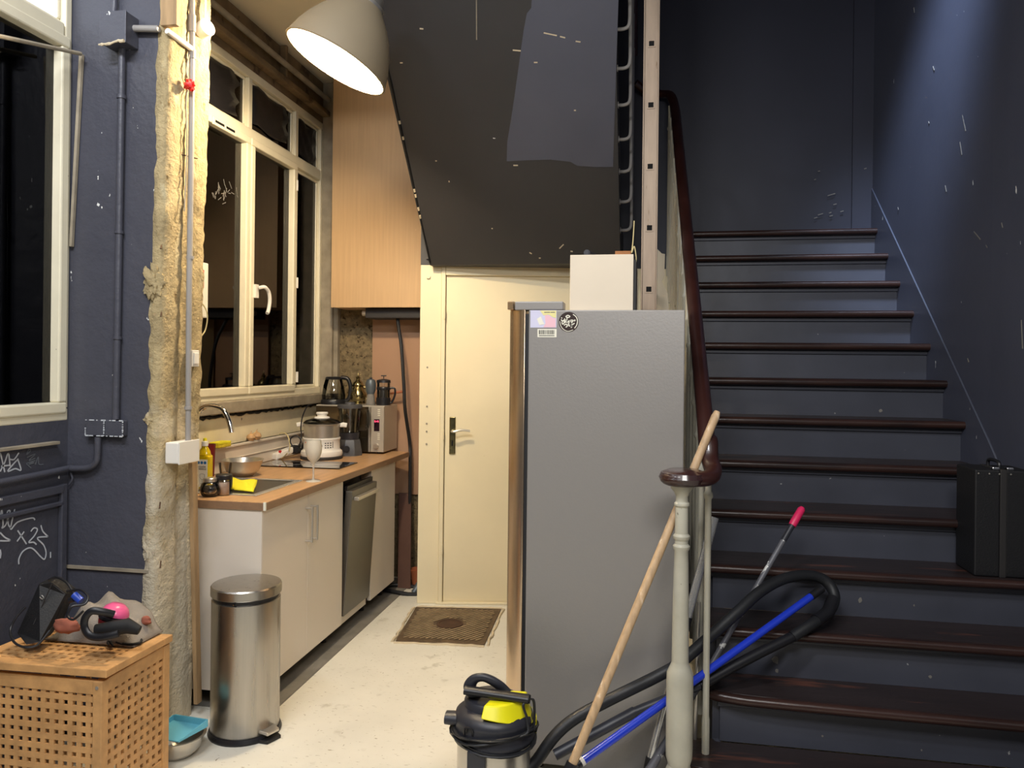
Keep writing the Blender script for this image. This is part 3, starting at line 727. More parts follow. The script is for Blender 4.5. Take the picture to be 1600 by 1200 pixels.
# sink, tap
sk = thing('kitchen_sink', (-2.0, 3.5, TOP), 'inset stainless steel sink in the worktop', 'sink')
x0, x1, y0, y1 = -2.20, -1.745, 3.235, 3.715
rim = MB()
rim.box(x0, x1, y0, y0 + .03, TOP, TOP + .006); rim.box(x0, x1, y1 - .03, y1, TOP, TOP + .006); rim.box(x0, x0 + .05, y0 + .03, y1 - .03, TOP, TOP + .006); rim.box(x1 - .03, x1, y0 + .03, y1 - .03, TOP, TOP + .006)
rim.build('rim', 'chrome_tube', sk, bevel=.003)
b = MB(); a = .004
b.add([(x0 + .05, y0 + .03, TOP + a), (x1 - .03, y0 + .03, TOP + a), (x1 - .03, y1 - .03, TOP + a), (x0 + .05, y1 - .03, TOP + a),
       (x0 + .07, y0 + .05, TOP + .001), (x1 - .05, y0 + .05, TOP + .001), (x1 - .05, y1 - .05, TOP + .001), (x0 + .07, y1 - .05, TOP + .001)],
      [(0, 1, 5, 4), (1, 2, 6, 5), (2, 3, 7, 6), (3, 0, 4, 7), (4, 5, 6, 7)])
b.build('basin', 'steel_grey_door', sk)
tp = thing('kitchen_tap', (-2.23, 3.52, TOP), 'chrome swan-neck tap arching out beside the stone pillar', 'tap')
e = at(362, 676, D=3.72); k = at(344, 642, D=3.74)
pb = V((-2.22, 3.44, TOP))
MB().lathe([(.001, 0), (.026, 0), (.026, .01), (.018, .02), (.016, .06), (.001, .061)], pb, n=16).build('base', 'chrome', tp, smooth=35)
MB().tube(smooth_path([pb + V((0, 0, .05)), pb + V((0, 0, .22)), (pb + k) / 2 + V((-.02, 0, .19)), k + V((0, 0, .012)), (k + e) / 2 + V((.012, 0, .014)), e], 7), .0135, 12).build('spout', 'chrome', tp, smooth=True)
MB().tube([pb + V((0, 0, .05)), pb + V((.03, .02, .07)), pb + V((.08, .04, .10))], .006, 8).build('lever', 'chrome', tp, smooth=True)

# hob
hb = thing('induction_hob', (-2.0, 4.31, TOP), 'flat black glass hob set in the worktop', 'hob')
MB().box(-2.262, -1.735, 4.17, 4.45, TOP + .0005, TOP + .007).build('glass_plate', 'hob_glass', hb, bevel=.002)
for (x, y, r) in ((-2.1, 4.31, .08), (-1.88, 4.31, .09)):
    m = MB(); m.tube([V((x + r * math.cos(t * .2618), y + r * math.sin(t * .2618), TOP + .0073)) for t in range(25)], .0008, 4); m.build('cooking_zone', 'print_grey', hb)

# rice steamer
c = V((-2.03, 4.585, TOP))
c = at(502.5, 716, Z=TOP); c = V((c.x, c.y, TOP))
stm = thing('steamer', c, 'cream electric steamer with steel pan and glass lid', 'steamer')
MB().lathe([(.001, 0), (.132, 0), (.134, .012), (.128, .02), (.001, .02)], c, n=32).build('base', 'print_dark', stm, smooth=35)
body = MB().lathe([(.001, .02), (.128, .02), (.132, .035), (.128, .05), (.118, .058), (.114, .065), (.114, .12), (.118, .128), (.116, .136), (.001, .137)], c, n=36).build('body', 'white_plastic', stm, smooth=35)
MB().lathe([(.108, .137), (.112, .14), (.114, .215), (.121, .221), (.121, .224), (.001, .224)], c, n=36).build('steel_pan', 'steel', stm, smooth=35)
lid = MB().lathe([(.118, .224), (.119, .229), (.10, .244), (.06, .256), (.001, .26)], c, n=36).build('lid', 'smoky_plastic', stm, smooth=True)
MB().lathe([(.001, .258), (.05, .258), (.046, .266), (.03, .27), (.03, .276), (.038, .288), (.036, .296), (.001, .297)], c, n=24).build('knob', 'white_plastic', lid, smooth=35)
dirx = V((cT, sT, 0))
for s_ in (-1, 1):
    p = c + dirx * .115 * s_ + V((0, 0, .212)); q = p + dirx * .045 * s_
    MB().tube([p, p + dirx * .02 * s_ + V((0, 0, .004)), q], [.008, .010, .009], 8, flat=1.6).build('pan_handle', 'white_plastic', stm, smooth=True)
fwd = V((sT, -cT, 0))
def front(u, z, r): # a point on the curved front of a round thing standing at c
    return c + dirx * u + fwd * math.sqrt(max(1e-6, r * r - u * u)) + V((0, 0, z))
m = MB()
for k_ in range(12):
    u = -.03 + .06 * (k_ % 6) / 5; z = .09 if k_ < 6 else .10
m.ribbon([front(-.085, .108, .1147), front(-.072, .108, .1147), front(-.058, .108, .1147)], .006, fwd); m.build('red_mark', 'red_plastic', body)
m = MB()
m.ribbon([front(-.03 + .03 - .03 * math.cos(t * .35), .085 + .032 * math.sin(t * .35), .1147) for t in range(10)], .003, fwd)
for i in range(3):
    for j in range(3):
        u = .045 + i * .014; z = .078 + j * .014
        m.ribbon([front(u, z, .1147), front(u + .008, z, .1147)], .006, fwd)
m.ribbon([front(.088, .075, .1147), front(.088, .115, .1147)], .004, fwd)
for i in range(4): m.ribbon([front(-.02 + .012 * i, .083, .1147), front(-.014 + .012 * i, .098, .1147)], .004, fwd)
m.build('printed_dial', 'print_dark', body)

# blender
bc = at(537, 712, Z=TOP); bc = V((bc.x + .02, bc.y + .05, TOP))
bl = thing('blender', bc, 'grey blender with clear jug between steamer and microwave', 'blender')
sqp = lambda s: [(-s, -s), (s, -s), (s, s), (-s, s)]
m = MB().lathe([(.001, 0), (.088, 0), (.088, .02), (.08, .06), (.075, .09), (.07, .105), (.001, .106)], bc, n=8).build('motor_base', 'blender_grey', bl, smooth=20)
MB().lathe([(.001, .106), (.062, .106), (.066, .15), (.001, .151)], bc, n=16).build('jug_collar', 'vac_black', bl, smooth=30)
MB().lathe([(.060, .151), (.074, .30), (.076, .315), (.073, .315), (.057, .155)], bc, n=16).build('jug', 'clear_glass', bl, smooth=30)
MB().lathe([(.001, .312), (.080, .312), (.082, .33), (.076, .337), (.001, .338)], bc, n=16).build('lid', 'blender_grey', bl, smooth=30)
MB().lathe([(.001, .338), (.035, .338), (.033, .352), (.001, .353)], bc, n=16).build('lid_cap', 'blender_grey', bl, smooth=30)
p = bc + dirx * .07
MB().tube(smooth_path([p + V((0, 0, .30)), p + dirx * .05 + V((0, 0, .29)), p + dirx * .05 + V((0, 0, .19)), p + dirx * -.005 + V((0, 0, .17))], 5), .011, 8).build('jug_handle', 'smoky_plastic', bl, smooth=True)
MB().cyl(bc + fwd * .088 + V((0, 0, .05)), bc + fwd * .10 + V((0, 0, .05)), .02, n=14).build('speed_knob', 'black_plastic', bl)

# microwave
mx0, mx1, my0, my1, mz1 = -2.235, -1.745, 4.95, 5.225, 1.245
mw = thing('microwave', (mx0 + .2, my0, TOP), 'silver microwave oven with mirror glass door in the corner', 'microwave')
bdy = MB().box(mx0, mx1, my0, my1, TOP + .012, mz1).build('body', 'silver_paint', mw, bevel=.004)
MB().box(mx0 + .005, mx1 - .105, my0 - .012, my0 - .001, TOP + .014, mz1 - .008).build('door', 'mirror_door', mw, bevel=.002)
MB().box(mx1 - .105, mx1 - .092, my0 - .022, my0 - .001, TOP + .014, mz1 - .008).build('door_edge', 'steel', mw, bevel=.002)
pn = MB().box(mx1 - .09, mx1, my0 - .01, my0 - .001, TOP + .014, mz1 - .004).build('control_panel', 'silver_paint', mw, bevel=.002)
MB().box(mx1 - .068, mx1 - .030, my0 - .0115, my0 - .010, 1.075, 1.155).build('display', 'display_dark', pn)
text_obj('0:45', .019, basis((mx1 - .049, my0 - .0118, 1.14), (1, 0, 0), (0, 0, 1)), 'display_red', 'display_digits', pn)
for k_ in range(4):
    MB().box(mx1 - .042, mx1 - .026, my0 - .0135, my0 - .010, 1.178 + k_ * .013, 1.184 + k_ * .013).build('button', 'label_white', pn)
    MB().box(mx1 - .042, mx1 - .026, my0 - .0135, my0 - .010, 1.018 + k_ * .012, 1.023 + k_ * .012).build('button', 'label_white', pn)
MB().cyl((mx1 - .05, my0 - .010, .975), (mx1 - .05, my0 - .028, .975), .019, .017, n=20).build('dial', 'steel', pn, smooth=35)
for x in (mx0 + .05, mx1 - .05):
    for y in (my0 + .04, my1 - .04): MB().cyl((x, y, TOP), (x, y, TOP + .012), .012, n=8).build('foot', 'black_plastic', mw)

# on the microwave: kettle, teapot, grinder, cafetiere, little pan
def topof(px, py=637, Y=5.08): p = at(px, py, Y=Y); return V((p.x, p.y, mz1))
kc = topof(521, Y=5.06)
kt = thing('kettle', kc, 'glass electric kettle with black handle on the microwave', 'kettle')
MB().lathe([(.001, 0), (.085, 0), (.086, .02), (.08, .034), (.001, .035)], kc, n=28).build('base', 'black_plastic', kt, smooth=35)
MB().lathe([(.080, .035), (.082, .06), (.074, .12), (.058, .175), (.055, .18), (.053, .178), (.072, .12), (.079, .06), (.077, .037)], kc, n=28).build('jug', 'clear_glass', kt, smooth=True)
MB().lathe([(.001, .037), (.076, .037), (.079, .055), (.077, .075), (.001, .0751)], kc, n=28).build('water', 'smoky_plastic', kt, smooth=35)
MB().lathe([(.058, .172), (.06, .18), (.05, .19), (.001, .192)], kc, n=28).build('lid', 'black_plastic', kt, smooth=True)
p = kc + dirx * .05
MB().tube(smooth_path([p + V((0, 0, .185)), p + dirx * .045 + V((0, 0, .178)), p + dirx * .066 + V((0, 0, .13)), p + dirx * .066 + V((0, 0, .07)), p + dirx * .05 + V((0, 0, .032)), p + dirx * .02 + V((0, 0, .022))], 5), .014, 10).build('handle', 'black_plastic', kt, smooth=True)
tc_ = topof(559, Y=5.12)
tp_ = thing('teapot', tc_, 'engraved brass teapot with pointed lid on the microwave', 'teapot')
MB().lathe([(.001, 0), (.035, 0), (.037, .008), (.03, .014), (.05, .03), (.062, .055), (.060, .075), (.045, .10), (.036, .12), (.042, .13), (.043, .136), (.001, .137)], tc_, n=24).build('body', 'brass', tp_, smooth=35)
MB().lathe([(.040, .136), (.036, .15), (.018, .165), (.012, .178), (.017, .186), (.008, .196), (.004, .215), (.001, .224)], tc_, n=18).build('lid', 'brass', tp_, smooth=35)
q = tc_ + fwd * .05
MB().tube(smooth_path([q + V((0, 0, .05)), q + fwd * .03 + V((0, 0, .07)), q + fwd * .04 + V((0, 0, .11)), q + fwd * .055 + V((0, 0, .13))], 5), [.012 - .0004 * i for i in range(16)], 8).build('spout', 'brass', tp_, smooth=True)
MB().tube(smooth_path([tc_ + dirx * .04 + V((0, 0, .12)), tc_ + dirx * .085 + V((0, 0, .11)), tc_ + dirx * .085 + V((0, 0, .06)), tc_ + dirx * .055 + V((0, 0, .04))], 5), .006, 8).build('handle', 'brass', tp_, smooth=True)
gc = topof(579, Y=5.06)
gr = thing('coffee_grinder', gc, 'slim grey bottle-shaped grinder between teapot and cafetiere', 'grinder')
MB().lathe([(.001, 0), (.032, 0), (.033, .01), (.028, .05), (.024, .075), (.001, .076)], gc, n=20).build('foot', 'print_grey', gr, smooth=35)
MB().lathe([(.025, .075), (.032, .095), (.036, .12), (.036, .15), (.028, .172), (.018, .178), (.001, .18)], gc, n=20).build('body', 'gunmetal', gr, smooth=35)
MB().lathe([(.001, .178), (.010, .178), (.010, .188), (.001, .189)], gc, n=12).build('cap', 'vac_black', gr, smooth=35)
fc = topof(599, Y=5.06)
fp = thing('cafetiere', fc, 'glass cafetiere with black frame on right end of microwave', 'cafetiere')
MB().lathe([(.001, 0), (.047, 0), (.049, .012), (.049, .05), (.047, .052)], fc, n=24).build('holder', 'black_plastic', fp, smooth=35)
MB().lathe([(.044, .006), (.045, .15), (.047, .155), (.043, .155), (.042, .008)], fc, n=24).build('glass_beaker', 'clear_glass', fp, smooth=35)
MB().lathe([(.001, .01), (.041, .01), (.041, .11), (.001, .111)], fc, n=24).build('coffee', 'print_dark', fp, smooth=35)
MB().lathe([(.0465, .105), (.048, .108), (.048, .122), (.0465, .125)], fc, n=24).build('band', 'black_plastic', fp, smooth=35)
MB().lathe([(.001, .155), (.049, .155), (.047, .172), (.02, .18), (.001, .181)], fc, n=24).build('lid', 'black_plastic', fp, smooth=35)
MB().cyl(fc + V((0, 0, .18)), fc + V((0, 0, .20)), .003, n=8).tube([fc - dirx * .018 + V((0, 0, .202)), fc + dirx * .018 + V((0, 0, .202))], .004, 8).build('plunger', 'black_plastic', fp, smooth=35)
p = fc + dirx * .046
MB().tube(smooth_path([p + V((0, 0, .118)), p + dirx * .03 + V((0, 0, .115)), p + dirx * .032 + V((0, 0, .07)), p + dirx * .012 + V((0, 0, .02)), p + V((0, 0, .018))], 5), .007, 8).build('handle', 'black_plastic', fp, smooth=True)
cz = topof(603, Y=5.17)
ce = thing('coffee_pan', cz, 'small pan with wooden handle behind the cafetiere', 'pan')
MB().lathe([(.001, 0), (.032, 0), (.034, .03), (.026, .07), (.030, .085), (.027, .085), (.023, .07), (.03, .03), (.001, .005)], cz, n=18).build('bowl', 'steel', ce, smooth=35)
MB().tube([cz + dirx * .028 + V((0, 0, .075)), cz + dirx * .06 + V((0, 0, .082)), cz + dirx * .115 + V((0, 0, .090))], [.006, .008, .010], 8).build('handle', 'terracotta', ce, smooth=True)

# wine glass on the edge
g = at(491, 752, Z=TOP); g = V((g.x - .005, g.y, TOP))
wg = MB().lathe([(.001, 0), (.038, 0), (.036, .003), (.008, .008), (.0045, .02), (.0045, .085), (.010, .096), (.030, .116), (.041, .148), (.042, .175), (.037, .212), (.035, .212), (.038, .175), (.034, .146), (.02, .116), (.001, .105)], g, n=28)
wg.build('wine_glass', 'frosted_glass', smooth=50, label='frosted white wine glass on the worktop edge', cat='glass')

# extension lead with plugs, cables
pc = at(458, 712, Z=TOP + .02); pc.x -= .035
ps = thing('power_strip', (pc.x, pc.y, TOP), 'white power strip with black plug left of the steamer', 'power strip')
dd = V((.55, .55, .0)).normalized()
MB().prism([V((pc.x - .06, pc.y - .10, TOP + .002)), V((pc.x - .015, pc.y - .12, TOP + .002)), V((pc.x + .055, pc.y + .05, TOP + .05)), V((pc.x + .01, pc.y + .07, TOP + .05))], (0, 0, .04)).build('body', 'white_plastic', ps, bevel=.008)
MB().box(pc.x + .01, pc.x + .065, pc.y + .0, pc.y + .10, TOP + .03, TOP + .085).build('plug', 'black_plastic', ps, bevel=.01)
MB().box(pc.x - .018, pc.x - .004, pc.y - .095, pc.y - .075, TOP + .03, TOP + .062).build('switch', 'red_plastic', ps, bevel=.004)
def lead(name, pts, r, mt, label, n=8):
    return MB().tube(smooth_path(pts, n), r, 8).build(name, mt, smooth=True, label=label, cat='cable')
cpts = [at(x, y, D=d_) for x, y, d_ in [(449, 708, 4.75), (440, 716, 4.8), (431, 716, 4.85), (430, 695, 4.9), (438, 677, 4.9), (449, 680, 4.85), (453, 695, 4.8), (452, 705, 4.75)]]
for p in cpts: p.z = max(p.z, TOP + .004)
lead('power_cable', cpts, .0035, 'cable_cream', 'thin cream cable looping beside the power strip')
cpts = [at(x, y, D=d_) for x, y, d_ in [(470, 700, 4.7), (471, 690, 4.72), (464, 681, 4.72), (455, 684, 4.72), (454, 692, 4.72), (460, 698, 4.72), (468, 694, 4.72), (471, 680, 4.74), (470, 668, 4.8), (473, 650, 4.9), (480, 635, 5.0), (487, 632, 5.05)]]
lead('power_cable', cpts, .004, 'black_plastic', 'black appliance cable rising left of the steamer')

# two onions on the ledge
for px, py, r, lb in ((392, 685, .026, 'brown onion on the skirting ledge, left of the pair'), (401, 682, .029, 'brown onion on the skirting ledge, right of the pair')):
    p = at(px, py, X=-2.298); p.z = 1.066
    on = thing('onion', p, lb, 'onion', 'onions on the ledge')
    MB().lathe([(.001, 0), (r * .6, r * .1), (r, r * .75), (r * .8, r * 1.35), (r * .25, r * 1.65), (.004, r * 1.9), (.001, r * 2.1)], p, n=16).build('bulb', 'onion', on, smooth=True)
    MB().cyl(p + V((0, 0, r * 1.8)), p + V((.003, .004, r * 2.3)), .003, .001, n=6).build('stem', 'broom_wood', on)

# things by the sink
b0 = at(319, 752, Z=TOP); b0 = V((-2.03, 3.29, TOP)); 
p = at(320, 720, Y=3.36); b0 = V((p.x, 3.36, TOP))
bt = thing('bottle', b0, 'yellow dish soap bottle with white label by the pillar', 'bottle')
MB().prism([(b0.x + x, b0.y + y, TOP) for x, y in ((-.032, -.022), (.032, -.022), (.034, .0), (.032, .022), (-.032, .022), (-.034, 0))], (0, 0, .165)).build('body', 'oil_yellow', bt, bevel=.008)
MB().lathe([(.030, .165), (.026, .185), (.013, .205), (.013, .21), (.001, .211)], b0, n=16, sy=.75).build('shoulder', 'oil_yellow', bt, smooth=True)
MB().lathe([(.015, .208), (.015, .228), (.006, .232), (.001, .232)], b0, n=14).build('cap', 'white_plastic', bt, smooth=35)
MB().lathe([(.001, .232), (.009, .232), (.009, .243), (.004, .246), (.001, .246)], b0, n=12).build('cap_tip', 'cloth_yellow', bt, smooth=35)
lb = MB().box(b0.x - .027, b0.x + .028, b0.y - .0235, b0.y - .0222, TOP + .015, TOP + .145).build('paper_label', 'label_white', bt)
for i, x in enumerate((-.018, -.001, .016)):
    MB().cyl((b0.x + x, b0.y - .0235, TOP + .130), (b0.x + x, b0.y - .0242, TOP + .130), .007, n=14).build('label_dot', 'print_blue', lb)
text_obj('LIQUIDE\nVAISSELLE', .0105, basis((b0.x + .0, b0.y - .0241, TOP + .105), (1, 0, 0), (0, 0, 1)), 'print_dark', 'label_text', lb)
m = MB(); gx, gz = b0.x + .002, TOP + .03
for st in ([(-.012, .045), (-.012, .03), (-.006, .022), (0, .02)], [(.012, .045), (.012, .03), (.006, .022), (0, .02)], [(-.012, .045), (0, .047), (.012, .045)], [(0, .02), (0, .002)], [(-.010, 0), (0, .002), (.010, 0)]):
    m.ribbon(smooth_path([V((gx + x, b0.y - .0238, gz + z)) for x, z in st], 4), .0014, (0, -1, 0))
m.build('label_drawing', 'print_grey', lb)
p = at(326, 700, Y=3.5)
rc = V((p.x, 3.50, TOP))
MB().lathe([(.001, 0), (.026, 0), (.033, .19), (.034, .20), (.031, .2), (.024, .01), (.001, .008)], rc, n=18).build('cup', 'dark_red', smooth=35, label='dark red plastic cup behind the soap bottle', cat='cup')
p = at(339, 694, X=-2.30)
sh = thing('sponge_holder', (p.x, p.y, 1.066), 'green and yellow scouring sponge lying on the wall ledge', 'sponge')
MB().box(p.x - .01, p.x + .05, p.y - .06, p.y + .06, 1.067, 1.085).build('sponge_body', 'sponge', sh, bevel=.004)
MB().box(p.x - .01, p.x + .05, p.y - .06, p.y + .06, 1.085, 1.098).build('scouring_pad', 'cloth_yellow', sh, bevel=.003)
# steel mixing bowl on the worktop behind the sink, drying
p = at(352, 742, Z=TOP); p = V((-2.13, 3.80, TOP))
mb_ = MB().lathe([(.001, 0), (.05, .0), (.085, .03), (.105, .085), (.110, .087), (.109, .09), (.101, .088), (.08, .034), (.048, .006), (.001, .005)], p, n=32)
mb_.build('mixing_bowl', 'steel', smooth=50, label='stainless mixing bowl on the worktop behind the sink', cat='bowl')
p = at(352, 725, D=3.75); tg = V((-2.12, 3.66, TOP + .007))
# tumbler left of the bowl
tg = V((-2.13, 3.63, TOP + .006))
MB().lathe([(.001, 0), (.024, 0), (.034, .085), (.032, .085), (.022, .006), (.001, .006)], tg, n=20).build('tumbler', 'clear_glass', smooth=40, label='clear drinking glass in front of the mixing bowl', cat='glass')
# jars at the front left corner of the worktop
j = at(326, 776, Z=TOP); j = V((j.x, j.y + .01, TOP))
ja = thing('jar', j, 'round glass jar of dark beans on the worktop corner', 'jar')
MB().lathe([(.001, 0), (.030, 0), (.043, .016), (.045, .035), (.036, .06), (.026, .066), (.026, .07), (.024, .07), (.024, .065), (.034, .058), (.043, .035), (.041, .017), (.028, .003)], j, n=24).build('glass_body', 'clear_glass', ja, smooth=50)
MB().lathe([(.001, .003), (.028, .003), (.040, .017), (.042, .034), (.036, .045), (.001, .049)], j, n=24).build('beans', 'dark_beans', ja, smooth=50)
MB().lathe([(.001, .07), (.029, .067), (.03, .082), (.027, .085), (.001, .085)], j, n=24).build('lid', 'steel', ja, smooth=35)
j = at(350, 773, Z=TOP); j = V((j.x, j.y, TOP))
jb = thing('jar', j, 'straight glass jar of pinkish powder with black lid', 'jar')
MB().lathe([(.001, 0), (.034, 0), (.037, .004), (.037, .070), (.034, .074), (.032, .074), (.035, .07), (.035, .004)], j, n=24).build('glass_body', 'clear_glass', jb, smooth=50)
MB().lathe([(.001, .003), (.034, .003), (.034, .060), (.001, .062)], j, n=24).build('powder', 'pink_powder', jb, smooth=50)
MB().lathe([(.001, .072), (.037, .072), (.038, .09), (.035, .094), (.001, .094)], j, n=24).build('lid', 'black_plastic', jb, smooth=35)
# yellow cloth over the sink edge
m = MB(); vs = []; fs = []; N = 10
A = at(352, 747, Z=TOP + .035); B_ = at(402, 752, Z=TOP + .03); C_ = at(396, 769, Z=TOP + .009); D_ = at(366, 766, Z=TOP + .009)
for i in range(N + 1):
    for k in range(N + 1):
        u, v = k / N, i / N
        p = (A * (1 - u) + B_ * u) * (1 - v) + (D_ * (1 - u) + C_ * u) * v
        p = p + V((0, 0, .014 * math.sin(u * 3.1) * math.sin(v * 3.1) + .006 * math.sin(u * 9 + v * 4) * (1 - v)))
        p.z = max(p.z, TOP + .009); vs.append(p)
for i in range(N):
    for k in range(N): fs.append((i * (N + 1) + k, i * (N + 1) + k + 1, (i + 1) * (N + 1) + k + 1, (i + 1) * (N + 1) + k))
o = m.add(vs, fs).build('cleaning_cloth', 'cloth_yellow', smooth=80, label='yellow cleaning cloth crumpled on the edge of the sink', cat='cloth')
s_ = o.modifiers.new('s', 'SOLIDIFY'); s_.thickness = .004; s_.offset = 1

# upper plywood cupboard and duct under it
uc = thing('wall_cupboard', (-2.15, 5.0, 1.917), 'tall plywood-fronted box hanging above the microwave', 'cupboard')
MB().box(-2.152, -1.455, 5.02, 5.295, 1.917, 3.548).build('carcass', 'plywood', uc)
MB().box(-2.157, -1.452, 5.0, 5.019, 1.914, 3.548).build('front_panel', 'plywood', uc, bevel=.001)
dh = thing('extractor_hood', (-1.9, 5.1, 1.84), 'dark extractor hood under the plywood box', 'hood')
MB().box(-1.93, -1.46, 5.06, 5.27, 1.845, 1.9135).build('housing', 'print_dark', dh, bevel=.004)
MB().cyl((-1.93, 5.08, 1.88), (-1.955, 5.08, 1.88), .02, n=14).build('light', 'steel', dh)
# hanging black cable
lead('hanging_cable', [at(x, y, Y=yy) for x, y, yy in [(621, 484, 5.15), (622, 505, 5.1), (627, 540, 5.05), (631, 600, 5.03), (633, 640, 5.05), (640, 690, 5.2), (641, 720, 5.19), (640, 800, 5.19), (636, 880, 5.19), (632, 925, 5.1)]], .012, 'black_rubber', 'thick black cable hanging beside the microwave down to the floor')
# clutter in the gap between cabinet and post
hz = at(632, 925, Z=0)
m = MB(); c0 = at(645, 924, Z=.02)
ringp = [V((c0.x - .06 + .16 * math.cos(t * .33), c0.y + .05 + .09 * math.sin(t * .33), .016 + .006 * math.sin(t * 1.1))) for t in range(20)]
m.tube(ringp, .013, 8).build('garden_hose', 'black_rubber', smooth=True, label='coil of dark green hose on floor beside the door post', cat='hose')
p = at(640, 908, Z=.0); p = V((-1.53, 5.10, 0))
MB().lathe([(.001, .004), (.05, .004), (.065, .11), (.068, .12), (.060, .12), (.046, .012), (.001, .012)], p, n=18).build('plant_pot', 'terracotta', smooth=35, label='terracotta pot in the dark gap beside the door post', cat='pot')
a = V((-1.66, 5.02, .004)); b_ = V((-1.72, 5.2, .62))
MB().prism([a, a + V((.09, 0, 0)), b_ + V((.09, 0, 0)), b_], (0, .012, 0)).build('wood_offcut', 'offcut', label='reddish board leaning in the gap behind the last cabinet', cat='board')
MB().tube([V((-1.52, 4.93, .004)), V((-1.49, 4.96, .05)), V((-1.46, 5.0, .07))], [.02, .028, .018], 10).build('hose_nozzle', 'gunmetal', smooth=True, label='dark metal hose nozzle lying by the door post', cat='nozzle')

# manhole cover
mc = [at(618, 1003, Z=0), at(757, 1009, Z=0), at(783, 953, Z=0), at(650, 950, Z=0)]
mh = thing('manhole_cover', (mc[0] + mc[2]) / 2, 'rusty square iron manhole cover with round hole before the door', 'manhole cover')
cc = (mc[0] + mc[1] + mc[2] + mc[3]) / 4
mc = [V((p.x, p.y, .001)) for p in mc]
MB().prism(mc, (0, 0, .007)).build('plate', 'manhole_iron', mh, bevel=.002)
ux = (mc[1] - mc[0]); uy = (mc[3] - mc[0])
m = MB()
def inpl(u, v): return mc[0] * (1 - u) * (1 - v) + mc[1] * u * (1 - v) + mc[2] * u * v + mc[3] * (1 - u) * v + V((0, 0, .008))
N = 16
for i in range(-N, N):
    pts = []
    for k in range(41):
        v = k / 40; u = i / N + v * 1.0
        if .04 < u < .96 and .05 < v < .95 and (inpl(u, v) - cc).xy.length > .085: pts.append(inpl(u, v))
        else:
            if len(pts) > 1: m.ribbon(pts, .011, (0, 0, 1), .004)
            pts = []
    if len(pts) > 1: m.ribbon(pts, .011, (0, 0, 1), .004)
m.build('tread_ribs', 'rib_iron', mh)
m = MB().lathe([(.078, .008), (.078, .012), (.066, .012), (.064, .009), (.001, .0085)], (cc.x, cc.y, 0), n=28); m.build('lifting_eye', 'rust', mh, smooth=35)
m = MB()
for i in range(4):
    a, b_ = mc[i], mc[(i + 1) % 4]; d_ = (b_ - a); pts = [a + d_ * (k / 14) + V((random.uniform(-.006, .006), random.uniform(-.006, .006), .0)) for k in range(15)]
    out = (a + b_) / 2 - cc; out.z = 0; out.normalize()
    m.tube([p + out * .014 for p in pts], [.007 + .004 * random.random() for _ in pts], 6)
m.build('cement_surround', 'plaster_chip', mh, smooth=60)

# ------------------------------------------------------------------ pendant lamp
oc = at(525, 98, D=3.5); vr = (oc - V((0, 0, EYE))).normalized()
rr = vr.cross(V((0, 0, 1))).normalized(); uu = rr.cross(vr).normalized()
ax = ((rr * -.46 - uu * .89) * .963 - vr * .27).normalized()          # the way the opening faces
lx, ly = frame_for(ax)
LM = Matrix(((lx.x, ly.x, -ax.x, oc.x), (lx.y, ly.y, -ax.y, oc.y), (lx.z, ly.z, -ax.z, oc.z), (0, 0, 0, 1)))
lm = thing('pendant_lamp', oc, 'large beige bell-shaped pendant lamp shining over the kitchen', 'lamp')
outp = [(.245, 0), (.241, .02), (.228, .07), (.204, .13), (.172, .19), (.134, .24), (.098, .28), (.075, .305)]
inp = [(r - .004, z) for r, z in reversed(outp)]
def ll(m_, prof, n=40):
    t = MB().lathe(prof, (0, 0, 0), n=n); t.v = [tuple(LM @ V(q)) for q in t.v]; return t
t = ll(None, outp); t.f = [f for f in t.f if len(f) == 4]; t.m = [0] * len(t.f)
sh_o = t.build('shade', 'lamp_outside', lm, smooth=60)
t = ll(None, [(r - .005, z + .001) for r, z in outp]); t.f = [f for f in t.f if len(f) == 4]; t.m = [0] * len(t.f)
t.build('shade_lining', 'lamp_inside', lm, smooth=60)
t = ll(None, [(.245, -.003), (.248, 0), (.245, .004), (.238, .004), (.238, -.003), (.245, -.003)]); t.f = [f for f in t.f if len(f) == 4]; t.m = [0] * len(t.f)
t.build('rim', 'lamp_outside', lm, smooth=50)
ll(None, [(.001, .295), (.082, .295), (.082, .312), (.07, .32), (.06, .355), (.03, .365), (.001, .366)], 28).build('cap', 'steel', lm, smooth=35)
ll(None, [(.001, .10), (.025, .108), (.04, .14), (.036, .175), (.024, .21), (.02, .23), (.02, .295)], 20).build('bulb', 'bulb_glow', lm, smooth=60)
apx = LM @ V((0, 0, .36))
MB().tube(smooth_path([apx, apx + V((.02, 0, .06)), V((apx.x + .02, apx.y, 3.549))], 6), .007, 8).build('cord', 'black_plastic', lm, smooth=True)
pl = bpy.data.lights.new('lamp_light', 'POINT'); pl.energy = 122; pl.color = (1.0, .80, .53); pl.shadow_soft_size = .05
po = bpy.data.objects.new('lamp_light', pl); COL.objects.link(po); po.location = LM @ V((0, 0, .045))
